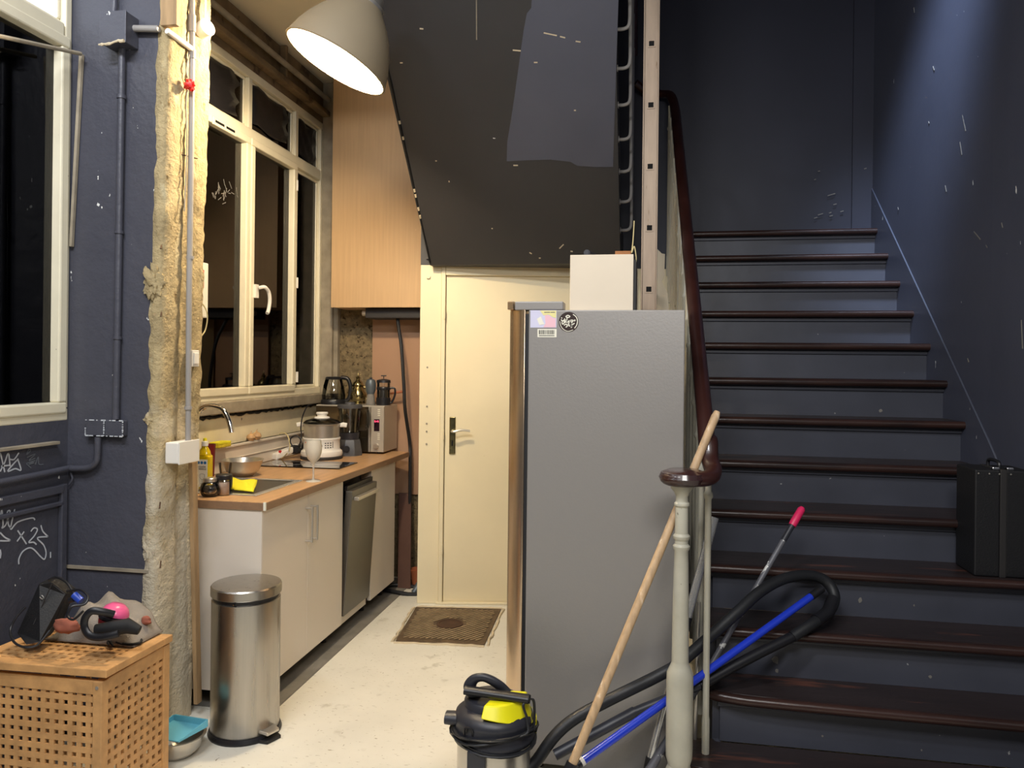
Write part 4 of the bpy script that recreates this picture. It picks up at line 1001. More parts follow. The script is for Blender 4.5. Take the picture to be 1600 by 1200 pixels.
# ================================================================== HALL
# fridge: its side to the hall, its doors towards the kitchen
fy0, fy1, fx0, fx1, fz = 2.87, 3.50, -.445, .133, 1.739
fr = thing('refrigerator', (fx0 + .3, fy0, 0), 'tall grey fridge freezer standing side-on before the stairs', 'refrigerator')
side = MB().box(fx0, fx1, fy0, fy1, .03, fz).build('body', 'fridge_grey', fr, bevel=.004)
MB().box(fx0 - .012, fx0 - .0005, fy0 + .006, fy1 - .006, .05, 1.725).build('door_gasket', 'black_rubber', fr)
def door_prof(z0, z1, nm):
    q = [(fx0 - .013, fy0 + .002), (fx0 - .020, fy0 + .004), (fx0 - .032, fy0 + .011), (fx0 - .048, fy0 + .024), (fx0 - .064, fy0 + .040), (fx0 - .076, fy0 + .056), (fx0 - .084, fy0 + .074), (fx0 - .088, fy0 + .095)]
    q += [(fx0 - .088, fy1 - .03), (fx0 - .07, fy1 - .002), (fx0 - .013, fy1 - .002)]
    return MB().prism([(x, y, z0) for x, y in q], (0, 0, z1 - z0)).build(nm, 'fridge_steel', fr, smooth=30, bevel=.003)
dd_ = door_prof(.06, 1.742, 'fridge_door')
MB().prism([(fx0 - .086, fy0 + .02, 1.742), (fx0 - .06, fy0 + .006, 1.742), (fx0 - .06, fy1 - .03, 1.742), (fx0 - .086, fy1 - .03, 1.742)], (0, 0, .032)).build('door_top_lip', 'fridge_steel', dd_, bevel=.003)
MB().box(fx0 - .055, fx0 + .13, fy0 + .004, fy0 + .09, fz + .0005, fz + .033).build('hinge_cover', 'fridge_grey', fr, bevel=.004)
MB().box(fx0 - .052, fx0 + .02, fy0 + .02, fy0 + .08, 1.7425, 1.752).build('hinge_bracket', 'black_plastic', fr)
for x in (fx0 + .05, fx1 - .05):
    for y in (fy0 + .05, fy1 - .05): MB().cyl((x, y, 0), (x, y, .03), .02, n=10).build('foot', 'black_plastic', fr)
# stickers on the side
def sq(px0, py0, px1, py1, t, y=None):
    a = at(px0, py0, Y=fy0); b = at(px1, py1, Y=fy0); return MB().box(a.x, b.x, fy0 - t, fy0 - .0002, b.z, a.z)
s1 = sq(829, 484.8, 869.5, 512, .001).build('energy_sticker', 'sticker_lilac', side)
a = at(829, 484.8, Y=fy0); b = at(869.5, 512, Y=fy0)
def sp(u, v): return V((a.x + (b.x - a.x) * u, fy0 - .0012, a.z + (b.z - a.z) * v))
MB().prism([sp(.36, .02), sp(.99, .02), sp(.98, .45), sp(.85, .4), sp(.7, .25), sp(.5, .3)], (0, -.0006, 0)).build('yellow_field', 'sticker_yellow', s1)
MB().prism([sp(.55, .25), sp(.72, .3), sp(.85, .44), sp(.97, .48), sp(.97, .98), sp(.5, .98), sp(.58, .75)], (0, -.0005, 0)).build('pink_field', 'sticker_pink', s1)
MB().prism([sp(.25, .5), sp(.4, .35), sp(.5, .7), sp(.55, .8), sp(.35, .85)], (0, -.0007, 0)).build('white_field', 'label_white', s1)
for u0, u1 in ((.53, .75), (.77, .94)): MB().ribbon([sp(u0, .12), sp(u1, .12)], .003, (0, -1, 0), .0012).build('print_line', 'print_grey', s1)
s2 = sq(840, 514, 869.5, 527, .001).build('barcode_sticker', 'label_white', side)
a2 = at(840, 514, Y=fy0); b2 = at(869.5, 527, Y=fy0)
m = MB(); x = a2.x + .005
while x < b2.x - .006:
    wdt = random.choice((.0008, .0014, .0022)); m.box(x, x + wdt, fy0 - .0014, fy0 - .001, b2.z + .011, a2.z - .004); x += wdt + random.choice((.001, .0016))
x = a2.x + .006
while x < b2.x - .008: m.box(x, x + .003, fy0 - .0014, fy0 - .001, b2.z + .004, b2.z + .008); x += .0042
m.build('barcode', 'print_dark', s2)
sc_ = at(888.5, 503, Y=fy0); R_ = .0375
s3 = MB().cyl((sc_.x, fy0 - .0002, sc_.z), (sc_.x, fy0 - .0012, sc_.z), R_, n=36).build('round_sticker', 'sticker_brown', side)
m = MB(); k_ = R_ / 245.0
def stp(x, y): return V((sc_.x + (x - 1110) * k_, fy0 - .0013, sc_.z - (y - 535) * k_))
m.ribbon(smooth_path([stp(1215, 350), stp(1290, 410), stp(1325, 500), stp(1310, 610), stp(1255, 690)], 5), .003, (0, -1, 0))
m.ribbon(smooth_path([stp(895, 520), stp(920, 630), stp(990, 720), stp(1100, 765), stp(1220, 730)], 5), .002, (0, -1, 0))
for st in ([(925, 475), (960, 520), (990, 490), (1000, 560), (960, 590), (950, 530)], [(1010, 450), (1030, 560), (1060, 470), (1075, 560)], [(1070, 430), (1075, 540)], [(1040, 400), (1090, 375), (1140, 400), (1110, 425), (1050, 415), (1040, 400)],
           [(1090, 540), (1130, 500), (1110, 580), (1080, 600), (1135, 600)], [(1160, 480), (1180, 560), (1190, 660)], [(1160, 490), (1220, 500), (1180, 570), (1200, 590), (1175, 680)], [(1240, 490), (1270, 490), (1255, 515), (1240, 490)],
           [(1000, 620), (1050, 590), (1080, 640), (1040, 665)], [(930, 430), (950, 450)], [(1210, 600), (1255, 565)], [(1100, 620), (1150, 640)]):
    m.ribbon(smooth_path([stp(x, y) for x, y in st], 4), .0035, (0, -1, 0))
m.build('scrawled_lettering', 'label_white', s3)

# on the fridge: white box, tube, block, wire
a = at(890, 484, Y=2.98); b = at(990, 397, Y=2.98)
bx_ = thing('storage_box', (a.x, 2.98, fz), 'plain off-white square box on top of the fridge', 'box')
MB().box(a.x, b.x, 2.98, 3.36, fz + .001, b.z).build('box_body', 'box_white', bx_, bevel=.002)
MB().box(b.x + .001, b.x + .010, 2.99, 3.36, fz + .001, b.z - .02).build('side_flap', 'print_dark', bx_)
q = at(917, 389, Y=3.0); q.z = b.z + .0105
MB().tube([(q.x, 3.0, q.z), (q.x + .06, 3.25, q.z)], .011, 14).tube([(q.x, 2.9985, q.z), (q.x, 3.0005, q.z)], .0125, 14).build('plastic_tube', 'vac_black', smooth=35, label='short black plastic tube lying on the white box', cat='tube')
q0 = at(961, 397, Y=3.0); q1 = at(986, 391, Y=3.0)
MB().box(q0.x, q1.x, 3.0, 3.10, b.z + .001, b.z + .016).build('wood_block', 'cardboard', bevel=.002, label='small brown wooden block on corner of the white box', cat='wood block')
lead('bent_wire', [at(x, y, Y=3.0) for x, y in [(991, 345), (989, 378), (987, 395), (991, 385), (994, 402), (993, 411), (990, 411)]], .0022, 'cable_cream', 'thin bent cream wire beside the white box on the fridge')
# torn boards leaning behind the fridge
p0 = at(1031, 398, Y=3.75); 
MB().prism([at(x, y, Y=3.80) for x, y in [(1026, 388), (1034, 396), (1039, 397), (1038, 430), (1034, 440), (1043, 458), (1048, 520), (1026, 520)]], (0, .015, 0)).build('torn_panel', 'paper_torn', label='torn cream panel sticking up behind ladder and fridge', cat='panel')
MB().box(-.068, -.048, 3.62, 3.66, 0.0, 1.94).build('timber_batten', 'dirty_timber', bevel=.002, label='narrow upright wooden batten left of the ladder', cat='batten')

# ladder seen edge-on: two stiles one behind the other
ld = thing('ladder', (.0, 3.62, 0), 'tall aluminium ladder standing upright behind the fridge', 'ladder')
lx0, lx1 = at(1003, 300, Y=3.62).x, at(1028, 300, Y=3.62).x
tops = 4.0
def stile(y0, y1):
    m = MB(); m.box(lx0 + .006, lx1 - .006, y0, y1, .02, tops); m.box(lx0, lx0 + .0065, y0 - .006, y1 + .006, .02, tops); m.box(lx1 - .0065, lx1, y0 - .006, y1 + .006, .02, tops)
    return m.build('stile', 'aluminium', ld, bevel=.0015)
s_a = stile(3.62, 3.645); s_b = stile(3.98, 4.005)
xc = (lx0 + lx1) / 2
zz = at(1015, 452, Y=3.62).z - .285 * 6
while zz < tops - .05:
    if zz > .1:
        MB().box(xc - .014, xc + .014, 3.64, 3.985, zz - .014, zz + .014).build('rung', 'aluminium', ld, bevel=.003)
        fr_ = MB(); e0, e1 = .0175, .012
        fr_.box(xc - e0, xc + e0, 3.617, 3.62, zz + e1, zz + e0); fr_.box(xc - e0, xc + e0, 3.617, 3.62, zz - e0, zz - e1); fr_.box(xc - e0, xc - e1, 3.617, 3.62, zz - e1, zz + e1); fr_.box(xc + e1, xc + e0, 3.617, 3.62, zz - e1, zz + e1)
        fr_.build('rung_collar', 'aluminium', ld)
        MB().box(xc - e1, xc + e1, 3.6185, 3.6195, zz - e1, zz + e1).build('rung_hole', 'hole_black', ld)
    zz += .285
for y in (3.632, 3.992): MB().box(lx0 - .003, lx1 + .003, y - .02, y + .02, 0, .03).build('rubber_foot', 'black_rubber', ld)

# ------------------------------------------------------------------ vacuum cleaner
vc = V((-.50, 2.56, 0))
vac = thing('vacuum_cleaner', vc, 'small black and yellow wet-dry vacuum with steel drum', 'vacuum cleaner')
MB().lathe([(.001, .03), (.118, .03), (.118, .045), (.113, .05), (.113, .195), (.001, .196)], vc, n=36).build('drum', 'steel', vac, smooth=35)
MB().lathe([(.001, .02), (.135, .02), (.14, .03), (.14, .05), (.125, .06), (.001, .061)], vc, n=36).build('base_ring', 'vac_black', vac, smooth=35)
for a in (45, 135, 225, 315):
    q = vc + V((.12 * math.cos(math.radians(a)), .12 * math.sin(math.radians(a)), .018)); MB().lathe([(.001, -.018), (.012, -.017), (.018, 0), (.012, .016), (.001, .017)], q, n=12).build('castor', 'vac_black', vac, smooth=True)
hd = MB().lathe([(.121, .185), (.125, .19), (.127, .21), (.122, .22), (.121, .275), (.122, .28), (.118, .30), (.102, .318), (.085, .326), (.001, .33)], vc, n=36).build('motor_head', 'vac_black', vac, smooth=35)
def vp(px, py, D=2.5): return at(px, py, D=D)
# upper hump
MB().lathe([(.085, .318), (.085, .345), (.078, .357), (.05, .362), (.001, .362)], vc + V((-.01, .01, 0)), n=28).build('air_cover', 'vac_black', vac, smooth=35)
# yellow shroud
def rim_pt(a, z, r): return vc + V((r * math.cos(math.radians(a)), r * math.sin(math.radians(a)), z))
m = MB(); vs = []; fs = []
angs = [-100 + 130 * k / 10 for k in range(11)]
lows = [.330, .325, .318, .31, .30, .292, .286, .27, .26, .255, .25]; highs = [.372, .374, .374, .376, .376, .378, .39, .398, .392, .37, .34]
for k, a_ in enumerate(angs):
    lo, hi = lows[k], highs[k]
    rl_ = .112 if k < 7 else .124; rh = .088 if k < 6 else .10
    vs += [rim_pt(a_, lo, rl_), rim_pt(a_, hi, rh), rim_pt(a_, hi, rh - .05), rim_pt(a_, lo, rl_ - .05)]
for k in range(10):
    for j in range(4): fs.append((k * 4 + j, k * 4 + (j + 1) % 4, k * 4 + 4 + (j + 1) % 4, k * 4 + 4 + j))
fs += [(3, 2, 1, 0), (40, 41, 42, 43)]
m.add(vs, fs).build('yellow_shroud', 'vac_yellow', vac, smooth=30, bevel=.004)
for a_ in (12, 40):
    q = rim_pt(a_, .235, .121); t_ = V((-math.sin(math.radians(a_)), math.cos(math.radians(a_)), 0)); n_ = V((math.cos(math.radians(a_)), math.sin(math.radians(a_)), 0))
    MB().prism([q - t_ * .012 - V((0, 0, .03)), q + t_ * .012 - V((0, 0, .03)), q + t_ * .012 + V((0, 0, .045)), q - t_ * .012 + V((0, 0, .045))], n_ * .010).build('yellow_clip', 'vac_yellow', vac, bevel=.002)
# carrying handle: ring with the grip bar across
h0 = vp(742, 1110, 2.56); h1 = vp(782, 1096, 2.50); h2 = vp(760, 1072, 2.55)
ring = [V((vc.x - .055, vc.y - .01, .355)), V((vc.x - .075, vc.y - .015, .40)), V((vc.x - .062, vc.y - .015, .44)), V((vc.x - .03, vc.y - .015, .452)), V((vc.x + .005, vc.y - .01, .43)), V((vc.x + .03, vc.y - .0, .395)), V((vc.x + .05, vc.y + .0, .36))]
MB().tube(smooth_path(ring, 6), .013, 12, flat=1.5).build('carry_handle', 'vac_black', vac, smooth=True)
MB().tube([V((vc.x - .085, vc.y - .035, .402)), V((vc.x + .115, vc.y - .045, .392))], .019, 16).build('floor_nozzle_tube', 'black_plastic', vac, smooth=35)
MB().tube([V((vc.x + .110, vc.y - .045, .392)), V((vc.x + .118, vc.y - .045, .3918))], .0165, 16).build('tube_mouth', 'hole_black', vac, smooth=35)
# front bits: filter knob, clip, latch
MB().cyl(vc + V((-.145, -.03, .27)), vc + V((-.10, -.03, .27)), .027, .03, n=16).build('hose_port', 'vac_black', vac, smooth=35)
p = vc + V((-.055, -.106, .275))
MB().tube(smooth_path([p + V((-.014, 0, -.018)), p + V((-.012, -.006, .008)), p + V((0, -.008, .016)), p + V((.012, -.01, .008)), p + V((.014, -.006, -.018))], 4), .004, 6).build('clip', 'black_plastic', vac, smooth=True)
MB().box(vc.x - .055, vc.x + .0, vc.y - .130, vc.y - .108, .07, .20).build('latch', 'vac_black', vac, bevel=.004)
# wound mains lead
m = MB(); pts = []
for t in range(170):
    a_ = t * .21; r = .129 + .004 * math.sin(t * .37) + .003 * math.sin(t * 1.13)
    pts.append(vc + V((r * math.cos(a_), r * math.sin(a_), .222 + .024 * math.sin(t * .093) + .016 * math.sin(t * .31))))
pts += [vc + V((.10, -.09, .26)), vc + V((.115, -.07, .31)), vc + V((.10, -.06, .375)), vc + V((.125, -.04, .39)), vc + V((.13, -.03, .33)), vc + V((.128, -.03, .25))]
m.tube(pts[:170] + smooth_path(pts[169:], 6)[1:], .0045, 6).build('mains_lead', 'black_rubber', vac, smooth=True)

for ob in list(vac.children):
    for v_ in ob.data.vertices:
        x_, y_, z_ = v_.co
        z_ = z_ * .27 / .185 if z_ < .185 else .27 + (z_ - .185) * .76
        v_.co = (vc.x + (x_ - vc.x) * 1.1, vc.y + (y_ - vc.y) * 1.1, z_)
    ob.data.update()

# hose and poles lying through the railing up the stairs
hp_ = [(812, 1215, 2.58), (836, 1192, 2.60), (865, 1152, 2.62), (898, 1123, 2.64), (953, 1093, 2.66), (1026, 1057, 2.68), (1063, 1035, 2.70), (1118, 987, 2.76), (1155, 954, 2.80), (1187, 925, 2.85), (1223, 905, 2.90), (1260, 899, 2.94), (1289, 907, 2.95), (1304, 932, 2.92), (1293, 958, 2.87), (1267, 976, 2.82), (1238, 995, 2.795)]
vh = thing('vacuum_hose', at(812, 1215, D=2.58), 'thick black vacuum hose looping up over the stairs', 'hose')
MB().tube(smooth_path([at(x, y, D=d) for x, y, d in hp_], 7), .0205, 14).build('flexible_hose', 'black_rubber', vh, smooth=True)
MB().tube([at(1302, 936, D=2.915), at(1293, 958, D=2.87), at(1275, 970, D=2.835)], .024, 14).build('hose_cuff', 'black_plastic', vh, smooth=35)
MB().tube([at(x, y, D=d) for x, y, d in ((1240, 994, 2.80), (1187, 1020, 2.76), (1143, 1043, 2.735), (1093, 1071, 2.70))], .0185, 14).build('bent_grip', 'black_plastic', vh, smooth=True)
MB().tube([at(x, y, D=d) for x, y, d in ((1093, 1071, 2.70), (990, 1113, 2.66))], .016, 14).build('black_tube', 'vac_black', vh, smooth=35)
MB().tube([at(x, y, D=d) for x, y, d in ((992, 1112, 2.66), (867, 1180, 2.60))], .0185, 14).build('sleeve_tube', 'vac_black', vh, smooth=35)
bt_ = thing('blue_pole', at(905, 1197, D=2.5), 'shiny blue metal pole lying across the bottom steps', 'pole')
b0_, b1_ = at(912, 1188, D=2.50), at(1270, 930, D=2.87)
MB().tube([b0_, b1_], .0135, 14).build('shaft', 'blue_tube', bt_, smooth=35)
dv = (b1_ - b0_).normalized()
MB().tube([b1_ - dv * .01, b1_ + dv * .05], .0145, 14).build('black_end', 'black_plastic', bt_, smooth=35)
MB().tube([b0_ - dv * .012, b0_], .0142, 14).build('white_ring', 'white_plastic', bt_, smooth=35)
MB().tube([b0_ - dv * .16, b0_ - dv * .012], .0145, 14).build('lower_sleeve', 'black_plastic', bt_, smooth=35)
pq = at(1190, 984, D=2.86) - dv * .0 + V((0, 0, .013))
# wooden broom
br = thing('broom', at(893, 1197, D=2.45), 'wooden broom stick leaning on the handrail volute', 'broom')
q0, q1 = at(893, 1197, D=2.44), at(1121, 643, D=2.68)
MB().tube([q0, q0 + (q1 - q0) * .985, q1], [.0145, .0145, .010], 14).build('stick', 'broom_wood', br, smooth=35)
dq = (q1 - q0).normalized()
MB().tube([q0 - dq * .07, q0 + dq * .01], [.022, .02], 12).build('socket', 'black_plastic', br, smooth=35)
hc = q0 - dq * .06
MB().box(hc.x - .13, hc.x + .07, hc.y - .03, hc.y + .03, hc.z - .03, hc.z + .015).build('brush_head', 'black_plastic', br, bevel=.008)
MB().prism([V((hc.x - .125, hc.y - .026, hc.z - .03)), V((hc.x + .065, hc.y - .026, hc.z - .03)), V((hc.x + .08, hc.y - .04, 0.001)), V((hc.x - .14, hc.y - .04, 0.001))], (0, .06, 0)).build('bristles', 'black_matte', br)
# pink-handled mop
mo = thing('mop', at(1060, 1130, D=2.68), 'worn grey mop pole with pink grip leaning on the steps', 'mop')
t0, t1 = at(1254, 793, D=2.98), at(1238, 822, D=2.965); tb = at(1045, 1152, D=2.71)
dd2 = (t0 - tb).normalized()
g0 = t0; g1 = t0 - dd2 * .085
MB().tube([g1, g1 + (g0 - g1) * .15, g0 - dd2 * .01, g0], [.014, .0155, .0145, .009], 14).build('grip', 'pink_plastic', mo, smooth=35)
MB().tube([g1 - dd2 * .07, g1], .0115, 12).build('collar', 'vac_black', mo, smooth=35)
MB().tube([tb, g1 - dd2 * .07], .0105, 12).build('shaft', 'grey_pole', mo, smooth=35)
MB().tube([tb - dd2 * .25, tb], [.02, .013], 12).build('mop_socket', 'grey_pole', mo, smooth=35)
# chrome telescopic tube with black foot
ch = thing('telescopic_tube', at(1016, 1186, D=2.72), 'chrome telescopic vacuum tube standing between newel and fridge', 'tube')
c0_, c1_ = at(1016, 1186, D=2.70), at(1116, 808, D=2.79)
dc = (c1_ - c0_)
MB().tube([c0_, c0_ + dc * .42], .013, 14).build('lower_tube', 'chrome_tube', ch, smooth=35)
MB().tube([c0_ + dc * .42, c0_ + dc * .58], .0165, 14).build('slider', 'black_plastic', ch, smooth=35)
MB().tube([c0_ + dc * .58, c0_ + dc * .87], .0145, 14).build('upper_tube', 'chrome_tube', ch, smooth=35)
MB().tube([c0_ + dc * .87, c1_], .017, 14).build('tube_sleeve', 'chrome_tube', ch, smooth=35)
MB().box(c0_.x - .075, c0_.x + .05, c0_.y - .06, c0_.y + .03, .0, .035).tube([V((c0_.x - .012, c0_.y, .02)), c0_ + dc * .01], [.03, .017], 12).build('foot_nozzle', 'black_plastic', ch, bevel=.004)
r0, r1 = at(1084, 1183, D=2.77), at(1092, 940, D=2.80)
MB().tube([V((r0.x, r0.y, .0)), r1], .007, 10).build('metal_rod', 'steel', smooth=35, label='thin steel rod upright just behind the newel post', cat='rod')

# suitcase on the stairs
sx0 = at(1525, 800, Y=3.20).x
su = thing('suitcase', (sx0 + .1, 3.28, .74), 'black hard case standing on the fourth step by the wall', 'suitcase')
sz1 = at(1545, 734, Y=3.22).z
MB().box(sx0, sx0 + .09, 3.212, 3.395, .741, sz1).build('shell', 'suitcase_black', su, bevel=.006)
MB().box(sx0 + .108, sx0 + .20, 3.212, 3.395, .741, sz1).build('shell', 'suitcase_black', su, bevel=.006)
MB().box(sx0 + .088, sx0 + .11, 3.207, 3.398, .741, sz1 + .002).build('edge_band', 'print_dark', su, bevel=.002)
MB().tube(smooth_path([(sx0 + .1, 3.25, sz1 + .002), (sx0 + .1, 3.255, sz1 + .025), (sx0 + .1, 3.30, sz1 + .03), (sx0 + .1, 3.345, sz1 + .025), (sx0 + .1, 3.35, sz1 + .002)], 4), .007, 8).build('handle', 'black_plastic', su, smooth=True)
for x in (sx0 + .075, sx0 + .125): MB().box(x - .012, x + .012, 3.215, 3.24, sz1 + .001, sz1 + .010).build('latch', 'chrome', su, bevel=.002)
for x in (sx0 + .012, sx0 + .05, sx0 + .085, sx0 + .125, sx0 + .19): MB().lathe([(.001, -.003), (.004, 0), (.001, .004)], (x, 3.211, sz1 - .015), n=8).build('rivet', 'steel', su)

# ------------------------------------------------------------------ pedal bin
bc_ = V((-1.632, 2.955, 0)); br_ = .137
bn = thing('pedal_bin', bc_, 'round brushed steel pedal bin at the end of the kitchen units', 'bin')
MB().lathe([(.001, 0), (br_ + .008, 0), (br_ + .01, .008), (br_ + .004, .022), (.001, .023)], bc_, n=48).build('base', 'black_plastic', bn, smooth=35)
MB().lathe([(br_ - .002, .02), (br_, .024), (br_, .553), (br_ - .006, .557), (.001, .557)], bc_, n=64).build('drum', 'steel_brushed', bn, smooth=35)
MB().lathe([(.001, .557), (br_ - .007, .557), (br_ - .005, .575), (.001, .576)], bc_, n=48).build('collar', 'black_plastic', bn, smooth=35)
MB().lathe([(br_ + .001, .572), (br_ + .004, .575), (br_ + .004, .607), (br_, .613), (.07, .622), (.001, .624)], bc_, n=64).build('lid', 'steel_brushed', bn, smooth=30)
pd = V((.93, -.37, 0)); pd2 = V((.37, .93, 0))
q = bc_ + pd * (br_ - .01)
MB().prism([q + pd2 * -.04 + V((0, 0, .035)), q + pd * .045 + pd2 * -.03 + V((0, 0, .03)), q + pd * .045 + pd2 * .03 + V((0, 0, .03)), q + pd2 * .04 + V((0, 0, .035))], (0, 0, .012)).build('pedal', 'steel', bn, bevel=.003)
MB().prism([q + pd2 * -.05, q + pd * .05 + pd2 * -.035, q + pd * .05 + pd2 * .035, q + pd2 * .05], (0, 0, .014)).build('base_tongue', 'black_plastic', bn, bevel=.003)
MB().tube([bc_ + V((.02, -br_ + .004, .562)), bc_ + V((.02, -br_ - .001, .562))], .003, 6).build('screw', 'chrome', bn)

# bowl and dustpan
bw = V((-1.785, 2.72, 0))
MB().lathe([(.001, .001), (.055, .001), (.085, .03), (.098, .075), (.106, .078), (.106, .081), (.094, .079), (.08, .033), (.05, .008), (.001, .007)], bw, n=36).build('steel_bowl', 'steel', smooth=50, label='shallow steel bowl on floor between hamper and bin', cat='bowl')
dp = thing('dustpan', bw + V((0, 0, .085)), 'light blue plastic dustpan resting on the steel bowl', 'dustpan')
A = [bw + V(q) for q in ((-.09, -.06, .086), (.05, -.075, .088), (.108, .02, .108), (-.05, .05, .104))]
MB().prism(A, (0, 0, .004)).build('tray', 'blue_dustpan', dp, bevel=.001)
MB().prism([A[3], A[2], A[2] + V((0, 0, .028)), A[3] + V((0, 0, .024))], (.004, .006, 0)).build('back_wall', 'blue_dustpan', dp)
MB().prism([A[1], A[2], A[2] + V((0, 0, .028)), A[1] + V((0, 0, .006))], (.004, -.002, 0)).build('side_wall', 'blue_dustpan', dp)
MB().prism([A[0], A[3], A[3] + V((0, 0, .024)), A[0] + V((0, 0, .006))], (-.004, 0, 0)).build('side_wall', 'blue_dustpan', dp)

# ------------------------------------------------------------------ slatted wooden hamper
hx0, hx1, hy0, hy1, hz = -2.235, -1.725, 2.215, 2.575, .49
hm = thing('laundry_hamper', ((hx0 + hx1) / 2, (hy0 + hy1) / 2, 0), 'square lattice hamper of oiled wood in the corner below the window', 'hamper')
P_ = .034
for x in (hx0, hx1 - P_):
    for y in (hy0, hy1 - P_): MB().box(x, x + P_, y, y + P_, 0, hz).build('corner_post', 'hamper_wood', hm, bevel=.003)
def rails(face):
    for z in ((.03, .075), (hz - .045, hz)):
        if face == 'f': MB().box(hx0 + P_, hx1 - P_, hy0 + .004, hy0 + .022, z[0], z[1]).build('rail', 'hamper_wood', hm, bevel=.002)
        if face == 'r': MB().box(hx1 - .022, hx1 - .004, hy0 + P_, hy1 - P_, z[0], z[1]).build('rail', 'hamper_wood', hm, bevel=.002)
        if face == 'b': MB().box(hx0 + P_, hx1 - P_, hy1 - .022, hy1 - .004, z[0], z[1]).build('rail', 'hamper_wood', hm, bevel=.002)
        if face == 'l': MB().box(hx0 + .004, hx0 + .022, hy0 + P_, hy1 - P_, z[0], z[1]).build('rail', 'hamper_wood', hm, bevel=.002)
for f in 'frbl': rails(f)
pit, sw = .0335, .0175
# lattice: upright slats behind, level slats in front
n = int((hx1 - hx0 - 2 * P_) / pit)
off = (hx1 - hx0 - 2 * P_ - n * pit + (pit - sw)) / 2
for k in range(n):
    x = hx0 + P_ + off + k * pit
    MB().box(x, x + sw, hy0 + .0068, hy0 + .0138, .075, hz - .045).build('slat', 'hamper_wood', hm)
    if k % 2 == 0: MB().box(x, x + sw, hy1 - .0205, hy1 - .0135, .075, hz - .045).build('slat', 'hamper_wood', hm)
n2 = int((hz - .12) / pit); off2 = (hz - .12 - n2 * pit + (pit - sw)) / 2
for k in range(n2):
    z = .075 + off2 + k * pit
    MB().box(hx0 + P_, hx1 - P_, hy0 + .006, hy0 + .0134, z, z + sw).build('slat', 'hamper_wood', hm)
    MB().box(hx1 - .0134, hx1 - .006, hy0 + P_, hy1 - P_, z, z + sw).build('slat', 'hamper_wood', hm)
n3 = int((hy1 - hy0 - 2 * P_) / pit); off3 = (hy1 - hy0 - 2 * P_ - n3 * pit + (pit - sw)) / 2
for k in range(n3):
    y = hy0 + P_ + off3 + k * pit
    MB().box(hx1 - .0138, hx1 - .0068, y, y + sw, .075, hz - .045).build('slat', 'hamper_wood', hm)
MB().cyl((hx1 - .017, hy0 - .002, hz - .02), (hx1 - .017, hy0 + .001, hz - .02), .006, n=10).build('screw', 'steel', hm)
# lid, resting slightly askew
LR = Matrix.Translation(((hx0 + hx1) / 2, hy1, hz + .004)) @ Matrix.Rotation(math.radians(1.6), 4, 'Z') @ Matrix.Rotation(math.radians(-1.6), 4, 'X') @ Matrix.Translation((-(hx0 + hx1) / 2, -hy1, 0))
lid_ = bpy.data.objects.new('lid', None); lid_.location = ((hx0 + hx1) / 2, hy1, hz); link(lid_, hm); lid_.location = (0, 0, 0)
bpy.data.objects.remove(lid_)
LX0, LX1, LY0, LY1 = hx0 + .002, hx1 + .006, hy0 - .008, hy1
lf = MB()
B1 = .05
lf.box(LX0, LX1, LY0, LY0 + B1, 0, .026, LR); lf.box(LX0, LX1, LY1 - B1, LY1, 0, .026, LR); lf.box(LX0, LX0 + B1, LY0 + B1, LY1 - B1, 0, .026, LR); lf.box(LX1 - B1, LX1, LY0 + B1, LY1 - B1, 0, .026, LR)
lidp = lf.build('lid', 'hamper_wood', hm, bevel=.003)
x = LX0 + B1 + .012
while x + sw < LX1 - B1:
    MB().box(x, x + sw, LY0 + B1, LY1 - B1, .0142, .0213, LR).build('slat', 'hamper_wood', lidp); x += pit
y = LY0 + B1 + .012
while y + sw < LY1 - B1:
    MB().box(LX0 + B1, LX1 - B1, y, y + sw, .015, .022, LR).build('slat', 'hamper_wood', lidp); y += pit
LT = hz + .034
def lp(px, py, h=0.0):
    p = at(px, py, Z=LT + h); return p
# things on the hamper
def tz(dx, dy): return LT
bk = V((-2.175, 2.40, LT))
# black case lying tilted
ca = thing('black_case', bk, 'black angular case propped on the hamper against the window wall', 'case')
c1 = [at(26, 990, D=2.66), at(60, 912, D=2.70), at(80, 909, D=2.70), at(105, 928, D=2.72), at(84, 976, D=2.68), at(64, 1004, D=2.62), at(40, 1008, D=2.60)]
for p in c1: p.z = max(p.z, LT + .004)
m = MB().prism(c1, (-.02, .07, .0)); m.build('case_shell', 'suitcase_black', ca, bevel=.006)
MB().tube([at(82, 910, D=2.688), at(62, 955, D=2.668), at(52, 976, D=2.65)], .0018, 6).build('seam', 'print_dark', ca)
MB().tube([V((p.x, p.y, p.z)) for p in smooth_path([at(65, 930, D=2.675), at(68, 933, D=2.674), at(66, 936, D=2.672), at(62, 933, D=2.674)], 4)], .0014, 5).build('knob_mark', 'steel', ca)
def keep(pts):
    for p in pts: p.z = max(p.z, LT + .006)
    return pts
lead('power_cable', keep([at(x, y, D=d) for x, y, d in ((76, 906, 2.70), (88, 902, 2.70), (104, 910, 2.68), (113, 924, 2.66), (117, 932, 2.64))]), .004, 'black_plastic', 'black cable arching from the case to the blue plug')
lead('power_cable', keep([at(x, y, D=d) for x, y, d in ((40, 948, 2.64), (25, 965, 2.62), (16, 985, 2.60), (22, 1003, 2.56), (38, 1011, 2.54), (58, 1008, 2.55), (78, 985, 2.58))]), .004, 'black_plastic', 'black cable looping round the foot of the case')
lead('power_cable', keep([at(x, y, D=d) for x, y, d in ((105, 924, 2.64), (125, 922, 2.62), (137, 932, 2.60), (132, 944, 2.58), (112, 948, 2.56), (106, 962, 2.55), (115, 968, 2.54), (130, 955, 2.54))]), .004, 'black_plastic', 'black cable tangled between case and headphones')
pg = at(121, 935, D=2.62)
pgr = thing('blue_plug', pg, 'blue plug on the black cable above the hamper', 'plug')
